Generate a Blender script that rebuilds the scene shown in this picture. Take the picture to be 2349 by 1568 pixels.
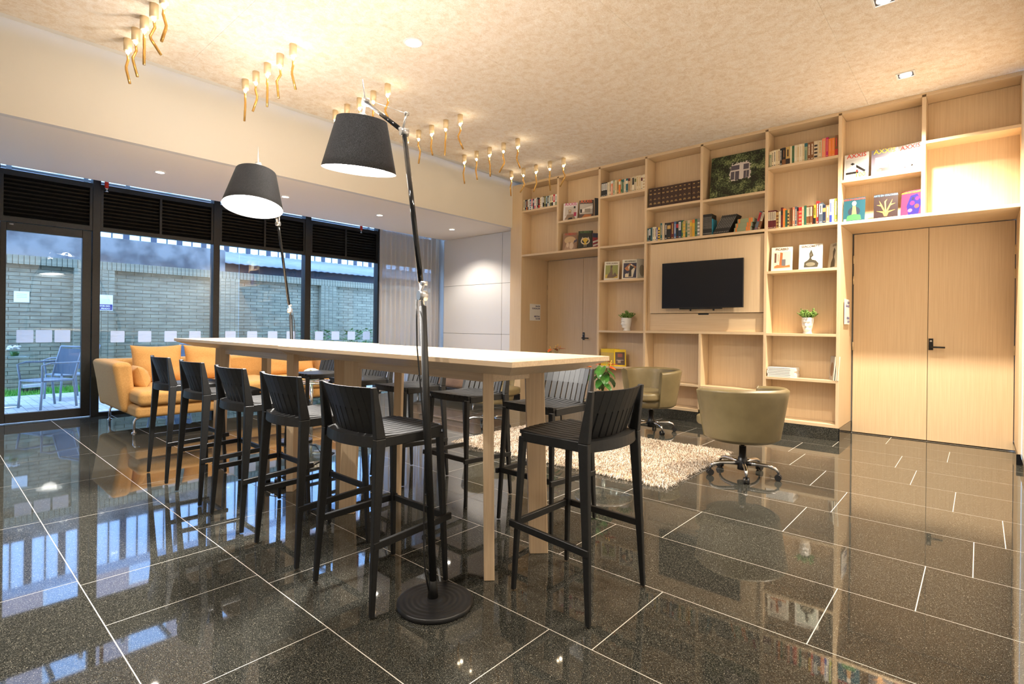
import bpy, bmesh, math, random
from mathutils import Vector, Matrix
random.seed(7)
sc = bpy.context.scene
for o in list(bpy.data.objects): bpy.data.objects.remove(o)
COL = sc.collection

# ------------------------------------------------------------------ camera
FPX, CX, CY, CAMH = 1210.7, 1174.5, 750.65, 1.23
YAW, ROLL = math.radians(-41.578), math.radians(-0.6593)
cam_d = bpy.data.cameras.new('camera'); cam = bpy.data.objects.new('camera', cam_d); COL.objects.link(cam)
cam_d.sensor_width = 36; cam_d.lens = FPX / 2349 * 36; cam_d.shift_y = (CY - 784) / 2349
cam_d.clip_start = 0.05; cam_d.clip_end = 200
_c, _s = math.cos(YAW), math.sin(YAW)
rt = Vector((_c, -_s, 0)); up = Vector((0, 0, 1)); fw = Vector((_s, _c, 0))
R_ = rt * math.cos(ROLL) - up * math.sin(ROLL); U_ = rt * math.sin(ROLL) + up * math.cos(ROLL)
M = Matrix.Identity(4)
for i in range(3): M[i][0] = R_[i]; M[i][1] = U_[i]; M[i][2] = -fw[i]
M.translation = (0, 0, CAMH); cam.matrix_world = M
sc.camera = cam

# ------------------------------------------------------------------ world, exposure
w = bpy.data.worlds.new('world'); sc.world = w; w.use_nodes = True
nt = w.node_tree; bg = nt.nodes['Background']
bg.inputs[0].default_value = (0.33, 0.56, 1.0, 1); bg.inputs[1].default_value = 7.2
sc.view_settings.view_transform = 'Standard'; sc.view_settings.look = 'None'
sc.view_settings.gamma = 1; sc.view_settings.use_curve_mapping = False
sc.view_settings.exposure = 0.17
WARM = (1.0, 0.86, 0.68); NEUT = (1.0, 0.93, 0.84)

# ------------------------------------------------------------------ materials
MATS = {}
def newmat(n):
    m = bpy.data.materials.new(n); m.use_nodes = True; MATS[n] = m
    return m, m.node_tree, m.node_tree.nodes['Principled BSDF']
def nd(nt, t, **kw):
    n = nt.nodes.new(t)
    for k, v in kw.items():
        if k in ('operation', 'blend_type', 'data_type', 'feature', 'attribute_type', 'attribute_name', 'wave_type', 'bands_direction', 'noise_dimensions', 'distance', 'interpolation_type'): setattr(n, k, v)
        else: n.inputs[int(k[1:]) if k[0] == 'i' and k[1:].isdigit() else k].default_value = v
    return n
def flat(n, col, rough=0.5, metal=0, spec=None, emit=None, es=0, coat=0, trans=0):
    if n in MATS: return MATS[n]
    m, t, b = newmat(n)
    b.inputs['Base Color'].default_value = (*col, 1); b.inputs['Roughness'].default_value = rough; b.inputs['Metallic'].default_value = metal
    if spec is not None: b.inputs['Specular IOR Level'].default_value = spec
    if emit: b.inputs['Emission Color'].default_value = (*emit, 1); b.inputs['Emission Strength'].default_value = es
    if coat: b.inputs['Coat Weight'].default_value = coat
    if trans: b.inputs['Transmission Weight'].default_value = trans
    return m
def ramp(t, fac, stops):
    r = t.nodes.new('ShaderNodeValToRGB'); e = r.color_ramp.elements
    while len(e) < len(stops): e.new(0.5)
    for i, (p, c) in enumerate(stops): e[i].position = p; e[i].color = (*c, 1)
    t.links.new(fac, r.inputs[0]); return r.outputs[0]
def coords(t, scale, kind='Object'):
    tc = t.nodes.new('ShaderNodeTexCoord'); mp = t.nodes.new('ShaderNodeMapping'); mp.inputs['Scale'].default_value = scale
    t.links.new(tc.outputs[kind], mp.inputs[0]); return mp.outputs[0]
def noisemat(n, stops, scale, nscale=1.0, detail=4, rough=0.5, bump=0, spec=None, kind='Object', bscale=None, dist=0.01, metal=0):
    m, t, b = newmat(n)
    v = coords(t, scale, kind); nz = nd(t, 'ShaderNodeTexNoise', Scale=nscale, Detail=detail); t.links.new(v, nz.inputs['Vector'])
    t.links.new(ramp(t, nz.outputs[0], stops), b.inputs['Base Color']); b.inputs['Roughness'].default_value = rough; b.inputs['Metallic'].default_value = metal
    if spec is not None: b.inputs['Specular IOR Level'].default_value = spec
    if bump:
        bp = nd(t, 'ShaderNodeBump', Strength=bump, Distance=dist); src = nz
        if bscale:
            src = nd(t, 'ShaderNodeTexNoise', Scale=bscale, Detail=3); t.links.new(v, src.inputs['Vector'])
        t.links.new(src.outputs[0], bp.inputs['Height']); t.links.new(bp.outputs[0], b.inputs['Normal'])
    return m
def wood(n, a, b_, sc_, rough=0.45):
    return noisemat(n, [(0.3, a), (0.7, b_)], sc_, 1.0, 6, rough, bump=0.05, dist=0.002)
OA, OB = (0.69, 0.510, 0.310), (0.775, 0.600, 0.390)
wood('oak_v', OA, OB, (130, 130, 2.2)); wood('oak_h', OA, OB, (2.2, 130, 130))
wood('table_h', (0.66, 0.48, 0.30), (0.80, 0.62, 0.42), (2.0, 90, 90), 0.38); wood('table_v', (0.64, 0.46, 0.28), (0.76, 0.58, 0.38), (90, 90, 2.0), 0.42)
flat('white_paint', (0.80, 0.775, 0.73), 0.6); flat('bulk_paint', (0.76, 0.725, 0.655), 0.55); flat('soffit_paint', (0.94, 0.86, 0.75), 0.6)
flat('panel_paint', (0.72, 0.715, 0.71), 0.45); flat('groove', (0.25, 0.24, 0.23), 0.7); flat('dark_slot', (0.06, 0.06, 0.065), 0.7)
flat('grout', (0.62, 0.58, 0.52), 0.6)
noisemat('frame_black', [(0.3, (0.010, 0.010, 0.010)), (0.7, (0.018, 0.017, 0.016))], (1, 1, 1), 40, 2, 0.38)
noisemat('stool_black', [(0.3, (0.006, 0.006, 0.006)), (0.7, (0.011, 0.011, 0.011))], (1, 1, 1), 60, 3, 0.46, bump=0.08, bscale=300, dist=0.001)
flat('black_plastic', (0.012, 0.012, 0.013), 0.35); flat('black_gloss', (0.008, 0.009, 0.011), 0.08); flat('black_matte', (0.015, 0.015, 0.015), 0.7)
flat('lamp_black', (0.010, 0.010, 0.010), 0.5, spec=0.3)
flat('chrome', (0.82, 0.82, 0.83), 0.12, 1); flat('steel', (0.6, 0.61, 0.62), 0.3, 1); flat('alu', (0.60, 0.61, 0.63), 0.28, 0.75)
flat('gold_metal', (0.82, 0.66, 0.42), 0.4, 0.35)
flat('white_gloss', (0.85, 0.85, 0.84), 0.3); flat('white_plain', (0.88, 0.88, 0.87), 0.5); flat('sticker', (0.80, 0.86, 0.93), 0.5)
def m_film():
    m = MATS['sticker']; t = m.node_tree; b = t.nodes['Principled BSDF']; out = t.nodes['Material Output']
    tl = t.nodes.new('ShaderNodeBsdfTranslucent'); tl.inputs[0].default_value = (.9, .93, .96, 1); mx = t.nodes.new('ShaderNodeMixShader'); mx.inputs[0].default_value = .55
    t.links.new(b.outputs[0], mx.inputs[1]); t.links.new(tl.outputs[0], mx.inputs[2]); t.links.new(mx.outputs[0], out.inputs[0])
m_film()
flat('red_pipe', (0.55, 0.03, 0.02), 0.4); flat('screen', (0.006, 0.007, 0.011), 0.38, spec=0.25)
noisemat('mustard', [(0.3, (0.56, 0.295, 0.085)), (0.7, (0.66, 0.37, 0.125))], (1, 1, 1), 90, 5, 0.85, bump=0.15, bscale=220, dist=0.002)
flat('mustard_dark', (0.13, 0.06, 0.015), 0.9)
noisemat('olive_leather', [(0.35, (0.150, 0.116, 0.055)), (0.65, (0.185, 0.144, 0.070))], (1, 1, 1), 6, 3, 0.38, bump=0.05, bscale=250, dist=0.001)
noisemat('brown_leather', [(0.35, (0.22, 0.13, 0.08)), (0.65, (0.30, 0.19, 0.12))], (1, 1, 1), 6, 3, 0.4)
flat('bulb_warm', (1, .9, .7), 0.5, emit=(1, 0.88, 0.66), es=22); flat('bulb_white', (1, 1, 1), 0.5, emit=(1, 0.98, 0.94), es=13)
flat('lens_warm', (1, 1, 1), 0.5, emit=(1, 0.92, 0.80), es=30)
flat('soil', (0.03, 0.02, 0.012), 0.9); flat('stem', (0.16, 0.22, 0.06), 0.6); flat('page', (0.80, 0.74, 0.60), 0.8)
noisemat('leaf', [(0.3, (0.018, 0.085, 0.011)), (0.7, (0.05, 0.175, 0.024))], (1, 1, 1), 14, 2, 0.32)
noisemat('succulent', [(0.3, (0.07, 0.17, 0.025)), (0.7, (0.26, 0.42, 0.09))], (1, 1, 1), 40, 2, 0.5)
noisemat('petal_red', [(0.35, (0.45, 0.03, 0.012)), (0.7, (0.62, 0.14, 0.02))], (1, 1, 1), 20, 2, 0.3)
flat('yellow_spadix', (0.8, 0.5, 0.05), 0.5); flat('petal_white', (0.85, 0.80, 0.66), 0.7)
# exterior
noisemat('brick', [(0.25, (0.15, 0.145, 0.105)), (0.75, (0.33, 0.31, 0.215))], (1, 3.2, 14), 1.0, 3, 0.85, bump=0.3, bscale=9)
flat('mortar', (0.29, 0.28, 0.21), 0.9)
noisemat('concrete', [(0.38, (0.08, 0.08, 0.085)), (0.60, (0.22, 0.215, 0.21))], (1, 1, 1), 2.4, 7, 0.9)
noisemat('roof_sheet', [(0.3, (0.14, 0.155, 0.175)), (0.7, (0.20, 0.215, 0.24))], (1, 1, 1), 1.2, 5, 0.8)
noisemat('paver', [(0.3, (0.40, 0.40, 0.42)), (0.7, (0.55, 0.54, 0.54))], (1, 1, 1), 6, 3, 0.8)
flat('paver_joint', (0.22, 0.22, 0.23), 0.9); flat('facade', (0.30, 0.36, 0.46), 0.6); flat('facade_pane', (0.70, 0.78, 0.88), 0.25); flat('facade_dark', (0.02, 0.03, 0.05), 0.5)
noisemat('grass', [(0.3, (0.05, 0.24, 0.02)), (0.7, (0.16, 0.42, 0.05))], (1, 1, 1), 9, 2, 0.7)
flat('patio_metal', (0.24, 0.28, 0.33), 0.45); flat('patio_mesh', (0.07, 0.10, 0.14), 0.6); flat('steel_blue', (0.20, 0.30, 0.40), 0.5); flat('salmon_wall', (0.62, 0.40, 0.36), 0.8)
flat('sign_purple', (0.05, 0.045, 0.20), 0.5); flat('sign_ink', (0.035, 0.03, 0.16), 0.5)

def m_floor():
    m, t, b = newmat('granite')
    v = coords(t, (1, 1, 1)); oi = t.nodes.new('ShaderNodeObjectInfo')
    add = nd(t, 'ShaderNodeVectorMath', operation='ADD'); t.links.new(v, add.inputs[0])
    mul = nd(t, 'ShaderNodeMath', operation='MULTIPLY', i1=37.0); t.links.new(oi.outputs['Random'], mul.inputs[0]); t.links.new(mul.outputs[0], add.inputs[1])
    n1 = nd(t, 'ShaderNodeTexNoise', Scale=330.0, Detail=3.0, Roughness=0.72); t.links.new(add.outputs[0], n1.inputs['Vector'])
    vo = nd(t, 'ShaderNodeTexVoronoi', Scale=420.0); t.links.new(add.outputs[0], vo.inputs['Vector'])
    base = ramp(t, n1.outputs[0], [(0.41, (0.009, 0.0095, 0.0085)), (0.57, (0.050, 0.0495, 0.042)), (0.73, (0.25, 0.24, 0.195))])
    fl = ramp(t, vo.outputs['Color'], [(0.84, (0, 0, 0)), (0.97, (0.32, 0.30, 0.24))])
    mx = nd(t, 'ShaderNodeMix', data_type='RGBA', blend_type='ADD'); mx.inputs[0].default_value = 1
    t.links.new(base, mx.inputs[6]); t.links.new(fl, mx.inputs[7]); t.links.new(mx.outputs[2], b.inputs['Base Color'])
    b.inputs['Roughness'].default_value = 0.03; b.inputs['IOR'].default_value = 1.58
    return m
m_floor()
def m_ceiling():
    m, t, b = newmat('felt')
    v = coords(t, (1, 1, 1))
    n1 = nd(t, 'ShaderNodeTexNoise', Scale=13.0, Detail=9.0, Roughness=0.70, Distortion=0.5); t.links.new(v, n1.inputs['Vector'])
    v2 = coords(t, (3, 1, 1)); n2 = nd(t, 'ShaderNodeTexNoise', Scale=26.0, Detail=6.0, Roughness=0.7, Distortion=3.0); t.links.new(v2, n2.inputs['Vector'])
    c1 = ramp(t, n1.outputs[0], [(0.37, (0.80, 0.70, 0.575)), (0.50, (0.89, 0.82, 0.73)), (0.62, (0.93, 0.89, 0.83))])
    c2 = ramp(t, n2.outputs[0], [(0.36, (0.74, 0.66, 0.56)), (0.58, (1, 1, 1))])
    mx = nd(t, 'ShaderNodeMix', data_type='RGBA', blend_type='MULTIPLY'); mx.inputs[0].default_value = 0.8
    t.links.new(c1, mx.inputs[6]); t.links.new(c2, mx.inputs[7]); t.links.new(mx.outputs[2], b.inputs['Base Color'])
    b.inputs['Roughness'].default_value = 0.9; b.inputs['Specular IOR Level'].default_value = 0.2
    bp = nd(t, 'ShaderNodeBump', Strength=0.2, Distance=0.004); t.links.new(n2.outputs[0], bp.inputs['Height']); t.links.new(bp.outputs[0], b.inputs['Normal'])
m_ceiling()
def m_glass(n, tint, base=0.05):
    m = bpy.data.materials.new(n); m.use_nodes = True; MATS[n] = m; t = m.node_tree; t.nodes.clear()
    out = t.nodes.new('ShaderNodeOutputMaterial'); tr = t.nodes.new('ShaderNodeBsdfTransparent'); tr.inputs[0].default_value = (*tint, 1)
    gl = t.nodes.new('ShaderNodeBsdfGlossy'); gl.inputs['Roughness'].default_value = 0.0
    lw = t.nodes.new('ShaderNodeLayerWeight'); lw.inputs[0].default_value = 0.5
    pw = nd(t, 'ShaderNodeMath', operation='POWER', i1=4.0); ma = nd(t, 'ShaderNodeMath', operation='MULTIPLY_ADD', i1=0.8, i2=base)
    t.links.new(lw.outputs['Facing'], pw.inputs[0]); t.links.new(pw.outputs[0], ma.inputs[0])
    mx = t.nodes.new('ShaderNodeMixShader'); t.links.new(ma.outputs[0], mx.inputs[0]); t.links.new(tr.outputs[0], mx.inputs[1]); t.links.new(gl.outputs[0], mx.inputs[2]); t.links.new(mx.outputs[0], out.inputs[0])
m_glass('glass', (0.96, 0.985, 0.985), 0.045); m_glass('table_glass', (0.90, 0.97, 0.95), 0.06)
def m_sheer():
    m = bpy.data.materials.new('sheer'); m.use_nodes = True; MATS['sheer'] = m; t = m.node_tree; t.nodes.clear()
    out = t.nodes.new('ShaderNodeOutputMaterial'); tr = t.nodes.new('ShaderNodeBsdfTransparent'); df = t.nodes.new('ShaderNodeBsdfDiffuse'); tl = t.nodes.new('ShaderNodeBsdfTranslucent')
    df.inputs[0].default_value = (0.66, 0.57, 0.46, 1); tl.inputs[0].default_value = (0.80, 0.78, 0.73, 1); tr.inputs[0].default_value = (1, 1, 1, 1)
    v = coords(t, (400, 400, 400)); nz = nd(t, 'ShaderNodeTexNoise', Scale=1.0); t.links.new(v, nz.inputs['Vector'])
    m1 = t.nodes.new('ShaderNodeMixShader'); m1.inputs[0].default_value = 0.34; t.links.new(df.outputs[0], m1.inputs[1]); t.links.new(tl.outputs[0], m1.inputs[2])
    m2 = t.nodes.new('ShaderNodeMixShader'); m2.inputs[0].default_value = 0.34; t.links.new(m1.outputs[0], m2.inputs[1]); t.links.new(tr.outputs[0], m2.inputs[2]); t.links.new(m2.outputs[0], out.inputs[0])
m_sheer()
def m_amber():
    m, t, b = newmat('amber_glass')
    b.inputs['Base Color'].default_value = (0.86, 0.52, 0.14, 1); b.inputs['Roughness'].default_value = 0.12
    b.inputs['Transmission Weight'].default_value = 0.55; b.inputs['Metallic'].default_value = 0.25
m_amber()
def m_shade():
    m, t, b = newmat('shade_cloth')
    v = coords(t, (700, 700, 120)); nz = nd(t, 'ShaderNodeTexNoise', Scale=1.0, Detail=2.0); t.links.new(v, nz.inputs['Vector'])
    t.links.new(ramp(t, nz.outputs[0], [(0.42, (0.002, 0.002, 0.0025)), (0.70, (0.020, 0.020, 0.023))]), b.inputs['Base Color']); b.inputs['Roughness'].default_value = 0.8
    out = t.nodes['Material Output']; tl = t.nodes.new('ShaderNodeBsdfTranslucent'); t.links.new(ramp(t, nz.outputs[0], [(0.45, (0.002, 0.002, 0.002)), (0.70, (0.30, 0.30, 0.32))]), tl.inputs[0])
    mx = t.nodes.new('ShaderNodeMixShader'); mx.inputs[0].default_value = 0.055; t.links.new(b.outputs[0], mx.inputs[1]); t.links.new(tl.outputs[0], mx.inputs[2]); t.links.new(mx.outputs[0], out.inputs[0])
m_shade()
flat('shade_white', (0.92, 0.91, 0.88), 0.7)
def m_lining():
    t = MATS['shade_white'].node_tree; b = t.nodes['Principled BSDF']; out = t.nodes['Material Output']; tl = t.nodes.new('ShaderNodeBsdfTranslucent'); tl.inputs[0].default_value = (.9, .9, .9, 1)
    mx = t.nodes.new('ShaderNodeMixShader'); mx.inputs[0].default_value = 0.25; t.links.new(b.outputs[0], mx.inputs[1]); t.links.new(tl.outputs[0], mx.inputs[2]); t.links.new(mx.outputs[0], out.inputs[0])
m_lining()
def m_rug():
    m, t, b = newmat('rug_pile')
    v = coords(t, (1, 1, 1)); n1 = nd(t, 'ShaderNodeTexNoise', Scale=95.0, Detail=2.0); t.links.new(v, n1.inputs['Vector'])
    n2 = nd(t, 'ShaderNodeTexNoise', Scale=5.0, Detail=3.0); t.links.new(v, n2.inputs['Vector'])
    c = ramp(t, n1.outputs[0], [(0.34, (0.24, 0.19, 0.14)), (0.47, (0.60, 0.51, 0.41)), (0.62, (0.86, 0.78, 0.67))])
    c2 = ramp(t, n2.outputs[0], [(0.35, (0.75, 0.70, 0.66)), (0.6, (1, 1, 1))])
    mx = nd(t, 'ShaderNodeMix', data_type='RGBA', blend_type='MULTIPLY'); mx.inputs[0].default_value = 1
    t.links.new(c, mx.inputs[6]); t.links.new(c2, mx.inputs[7]); t.links.new(mx.outputs[2], b.inputs['Base Color']); b.inputs['Roughness'].default_value = 0.9
m_rug()
def m_ivy():
    m, t, b = newmat('ivy_print')
    v = coords(t, (1, 1, 1)); vo = nd(t, 'ShaderNodeTexVoronoi', Scale=55.0); t.links.new(v, vo.inputs['Vector'])
    n = nd(t, 'ShaderNodeTexNoise', Scale=7.0, Detail=5.0); t.links.new(v, n.inputs['Vector'])
    mu = nd(t, 'ShaderNodeMath', operation='MULTIPLY'); t.links.new(vo.outputs['Distance'], mu.inputs[0]); mu.inputs[1].default_value = 0.35
    su = nd(t, 'ShaderNodeMath', operation='SUBTRACT'); t.links.new(n.outputs[0], su.inputs[0]); t.links.new(mu.outputs[0], su.inputs[1])
    t.links.new(ramp(t, su.outputs[0], [(0.20, (0.008, 0.011, 0.006)), (0.33, (0.05, 0.075, 0.03)), (0.44, (0.20, 0.25, 0.10)), (0.56, (0.44, 0.47, 0.23))]), b.inputs['Base Color']); b.inputs['Roughness'].default_value = 0.35
m_ivy()

# ------------------------------------------------------------------ geometry helpers
class MB:
    def __init__(s): s.v = []; s.f = []; s.m = []; s.sm = []
    def add(s, vs, fs, mi=0, X=None, smooth=False):
        o = len(s.v); s.v += [tuple(X @ Vector(p)) if X else tuple(p) for p in vs]
        for f in fs: s.f.append([i + o for i in f]); s.m.append(mi); s.sm.append(smooth)
        return s
    def box(s, x0, x1, y0, y1, z0, z1, mi=0, X=None):
        vs = [(x0,y0,z0),(x1,y0,z0),(x1,y1,z0),(x0,y1,z0),(x0,y0,z1),(x1,y0,z1),(x1,y1,z1),(x0,y1,z1)]
        return s.add(vs, [(0,3,2,1),(4,5,6,7),(0,1,5,4),(1,2,6,5),(2,3,7,6),(3,0,4,7)], mi, X)
    def hexa(s, bot, top, mi=0, X=None):
        return s.add(list(bot) + list(top), [(0,3,2,1),(4,5,6,7),(0,1,5,4),(1,2,6,5),(2,3,7,6),(3,0,4,7)], mi, X)
    def bar(s, a, b, w, h, mi=0, upv=(0, 0, 1), w2=None, h2=None):
        a = Vector(a); b = Vector(b); d = (b - a).normalized(); u = Vector(upv)
        if abs(d.dot(u)) > 0.98: u = Vector((0, 1, 0))
        sx = d.cross(u).normalized(); sy = sx.cross(d).normalized(); w2 = w if w2 is None else w2; h2 = h if h2 is None else h2
        q = lambda p, w, h: [p + sx * (-w/2) + sy * (-h/2), p + sx * (w/2) + sy * (-h/2), p + sx * (w/2) + sy * (h/2), p + sx * (-w/2) + sy * (h/2)]
        vs = q(a, w, h) + q(b, w2, h2)
        return s.add(vs, [(0,1,2,3),(7,6,5,4),(0,4,5,1),(1,5,6,2),(2,6,7,3),(3,7,4,0)], mi)
    def tube(s, pts, r, n=10, mi=0, X=None, caps=True, flatv=None):
        pts = [Vector(p) for p in pts]; rs = r if isinstance(r, (list, tuple)) else [r] * len(pts)
        vs = []; fs = []; prev = None
        for i, p in enumerate(pts):
            d = (pts[min(i+1, len(pts)-1)] - pts[max(i-1, 0)]).normalized()
            u = prev if prev is not None else (Vector((1, 0, 0)) if abs(d.x) < 0.9 else Vector((0, 1, 0)))
            sx = (u - d * u.dot(d)).normalized(); sy = d.cross(sx); prev = sx
            for k in range(n):
                a = 2*math.pi*k/n; vs.append(p + (sx*math.cos(a) + sy*math.sin(a)) * rs[i])
        for i in range(len(pts)-1):
            for k in range(n): fs.append((i*n+k, i*n+(k+1)%n, (i+1)*n+(k+1)%n, (i+1)*n+k))
        s.add(vs, fs, mi, X, True)
        if caps:
            o = len(s.v) - len(vs); s.f.append([o + k for k in range(n)][::-1]); s.m.append(mi); s.sm.append(False)
            s.f.append([o + (len(pts)-1)*n + k for k in range(n)]); s.m.append(mi); s.sm.append(False)
        return s
    def lathe(s, prof, n=24, mi=0, X=None, smooth=True, a0=0, a1=2*math.pi, close=True):
        full = abs(a1 - a0 - 2*math.pi) < 1e-6; m = n if full else n + 1
        vs = [(r*math.cos(a0+(a1-a0)*k/n), r*math.sin(a0+(a1-a0)*k/n), z) for r, z in prof for k in range(m)]; fs = []
        for i in range(len(prof)-1):
            for k in range(n): k2 = (k+1) % m; fs.append((i*m+k, i*m+k2, (i+1)*m+k2, (i+1)*m+k))
        s.add(vs, fs, mi, X, smooth)
        o = len(s.v) - len(vs)
        if full and close:
            if prof[0][0] > 1e-5: s.f.append([o+k for k in range(m)][::-1]); s.m.append(mi); s.sm.append(False)
            if prof[-1][0] > 1e-5: s.f.append([o+(len(prof)-1)*m+k for k in range(m)]); s.m.append(mi); s.sm.append(False)
        return s
    def rbox(s, c, h, k=5.0, n=8, mi=0, X=None, warp=None):
        """rounded, slightly puffed block: centre c, half sizes h, norm k"""
        idx = {}; vs = []; fs = []
        def pt(p):
            key = tuple(round(q, 4) for q in p)
            if key not in idx:
                L = sum(abs(q)**k for q in p) ** (1/k); q = Vector(p) / L
                q = Vector((q.x*h[0], q.y*h[1], q.z*h[2]))
                if warp: q = warp(q)
                idx[key] = len(vs); vs.append(q + Vector(c))
            return idx[key]
        g = [math.tan((-1 + 2*i/n) * math.pi/4) for i in range(n+1)]
        for ax in range(3):
            for sg in (-1, 1):
                for i in range(n):
                    for j in range(n):
                        q = []
                        for a, b in ((g[i], g[j]), (g[i+1], g[j]), (g[i+1], g[j+1]), (g[i], g[j+1])):
                            p = [0, 0, 0]; p[ax] = sg; p[(ax+1) % 3] = a; p[(ax+2) % 3] = b; q.append(pt(p))
                        fs.append(q if sg > 0 else q[::-1])
        return s.add(vs, fs, mi, X, True)
    def build(s, name, mats, parent=None, bevel=0, kind=None, label=None, cat=None, group=None, seg=2):
        me = bpy.data.meshes.new(name); me.from_pydata(s.v, [], s.f)
        for m in ([mats] if isinstance(mats, str) else mats): me.materials.append(MATS[m])
        me.polygons.foreach_set('material_index', s.m); me.polygons.foreach_set('use_smooth', s.sm); me.update()
        o = bpy.data.objects.new(name, me); COL.objects.link(o)
        if parent: o.parent = parent
        if bevel:
            b = o.modifiers.new('bevel', 'BEVEL'); b.width = bevel; b.segments = seg; b.limit_method = 'ANGLE'
        if kind: o['kind'] = kind
        if label: o['label'] = label
        if cat: o['category'] = cat
        if group: o['group'] = group
        return o
def Bx(*a, **k): return MB().box(*a, **k)
def thing(name, label, cat, loc=(0, 0, 0), rz=0, group=None, kind=None):
    o = bpy.data.objects.new(name, None); COL.objects.link(o); o.location = loc; o.rotation_euler = (0, 0, rz); o.empty_display_size = 0.1
    if label: o['label'] = label
    if cat: o['category'] = cat
    if group: o['group'] = group
    if kind: o['kind'] = kind
    return o
def root(name, kind='structure'):
    o = bpy.data.objects.new(name, None); COL.objects.link(o); o['kind'] = kind; return o
def copy_tree(o, parent=None):
    c = o.copy(); COL.objects.link(c); c.parent = parent
    for ch in list(o.children): copy_tree(ch, c)
    return c
def place(proto, first, loc, rz, label, group=None):
    o = proto if first else copy_tree(proto); o.location = loc; o.rotation_euler = (0, 0, rz); o['label'] = label
    if group: o['group'] = group
    return o
def TR(x, y, z, rz=0): return Matrix.Translation((x, y, z)) @ Matrix.Rotation(rz, 4, 'Z')
def text(s, size, mat, parent, mtx, name='lettering', align='LEFT', ext=0.0004, squash=1.0, bold=0):
    cu = bpy.data.curves.new('t', 'FONT'); cu.body = s; cu.size = size; cu.extrude = ext; cu.align_x = align; cu.resolution_u = 2; cu.offset = bold
    t = bpy.data.objects.new('t', cu); COL.objects.link(t); me = bpy.data.meshes.new_from_object(t); bpy.data.objects.remove(t)
    me.transform(mtx @ Matrix.Diagonal((squash, 1, 1, 1))); me.materials.clear(); me.materials.append(MATS[mat])
    o = bpy.data.objects.new(name, me); COL.objects.link(o); o.parent = parent; return o
FACE_NY = Matrix.Rotation(math.pi/2, 4, 'X')          # text plane facing -Y
def ordn(i):
    return ['first','second','third','fourth','fifth','sixth','seventh','eighth','ninth','tenth','eleventh','twelfth','thirteenth','fourteenth','fifteenth','sixteenth','seventeenth','eighteenth','nineteenth','twentieth','twenty-first','twenty-second','twenty-third','twenty-fourth','twenty-fifth','twenty-sixth','twenty-seventh','twenty-eighth','twenty-ninth','thirtieth','thirty-first','thirty-second','thirty-third','thirty-fourth'][i]
def spot(name, loc, energy, col, size, blend, radius, parent=None, rot=(0, 0, 0)):
    l = bpy.data.lights.new(name, 'SPOT'); l.energy = energy; l.color = col; l.spot_size = math.radians(size); l.spot_blend = blend; l.shadow_soft_size = radius
    o = bpy.data.objects.new(name, l); COL.objects.link(o); o.location = loc; o.rotation_euler = rot
    if parent: o.parent = parent
    return o

# ================================================================== SETTING
YF, YB, YD = 6.83, 7.08, 7.56       # bookcase front, shelf backs, door plane
XW, XBK, XSO, XR = -8.73, -6.08, -8.05, 0.30
ZC, ZS, YFAR, YBACK = 3.68, 2.96, 7.06, -3.2

# floor: grout bed with individual granite tiles in courses of random length
fl = root('floor')
Bx(XW - 0.05, XR + 0.1, YBACK, YD + 0.1, -0.08, -0.0005).build('bed', 'grout', fl)
PITCH, Y0 = 0.6042, 0.516
ROWS = [.516, 1.12, 1.724, 2.329, 2.931, 3.53, 4.132, 4.73, 5.322, 5.905, 6.49, 7.07, YD]
known = {0: [-3.142, -2.648, -1.977, -6.26, -7.56, -8.52], 1: [-2.523, -1.307, -3.50, -7.215, -8.155], 2: [-1.102, -2.315], 3: [-0.50, -1.705], 4: [-0.204, -1.396], 5: [-0.896, -0.017], 6: [-0.75, 0.12], 7: [-1.005, -0.13], 8: [-1.298, -0.412], 9: [-1.453, -0.568], 10: [-0.224]}
rnd = random.Random(3)
for r in range(-6, 12):
    ya, yb = (ROWS[r], ROWS[r+1]) if r >= 0 else (Y0 + r*PITCH, Y0 + (r+1)*PITCH)
    ks = [k for k in known.get(r, [])]
    x = XR
    cuts = sorted(ks, reverse=True)
    pts = [XR + 0.02] + cuts
    out = [pts[0]]
    for a, b in zip(pts, pts[1:] + [XW]):
        n = max(1, round((a - b) / 1.1))
        for k in range(1, n+1): out.append(a + (b - a)*k/n + (rnd.uniform(-.16, .16) if k < n else 0))
    for a, b in zip(out, out[1:]):
        g = 0.0021
        Bx(b + g, a - g, ya + g, yb - g, -0.03, 0.0).build('tile', 'granite', fl)
# ceiling
ce = root('ceiling')
Bx(-5.83, XR + 0.1, YBACK, YD + 0.05, ZC + 0.02, ZC + 0.06).build('backing', 'dark_slot', ce)
xs = [-5.83 + 1.226*i for i in range(6)]
for i in range(5):
    y = YBACK
    for j in range(5):
        y2 = min(y + 2.44, YD + 0.04)
        if y2 - y > 0.05: Bx(xs[i] + .0006, xs[i+1] - .0006 if i < 4 else XR, y + .0006, y2 - .0006, ZC, ZC + 0.02).build('panel', 'felt', ce)
        y = y2
Bx(XBK - 0.1, -5.80, YBACK, YD, ZC + 0.075, ZC + 0.1).build('ceiling_cove', 'white_paint', kind='structure')
Bx(XBK - 0.08, XBK, YBACK, YFAR, ZS - 0.004, ZC + 0.08).build('wall_bulkhead', 'bulk_paint', kind='structure')
Bx(XSO, XBK - 0.0805, YBACK, YFAR, ZS, ZS + 0.05).build('ceiling_soffit', 'soffit_paint', kind='structure')
Bx(XSO, XSO + 0.05, YBACK, YFAR, ZS + 0.0505, 3.40).build('trim_1', 'soffit_paint', kind='structure')
Bx(XW - 0.1, XSO + 0.05, YBACK, YFAR + 0.5, 3.41, 3.46).build('ceiling_slot', 'dark_slot', kind='structure')
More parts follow.
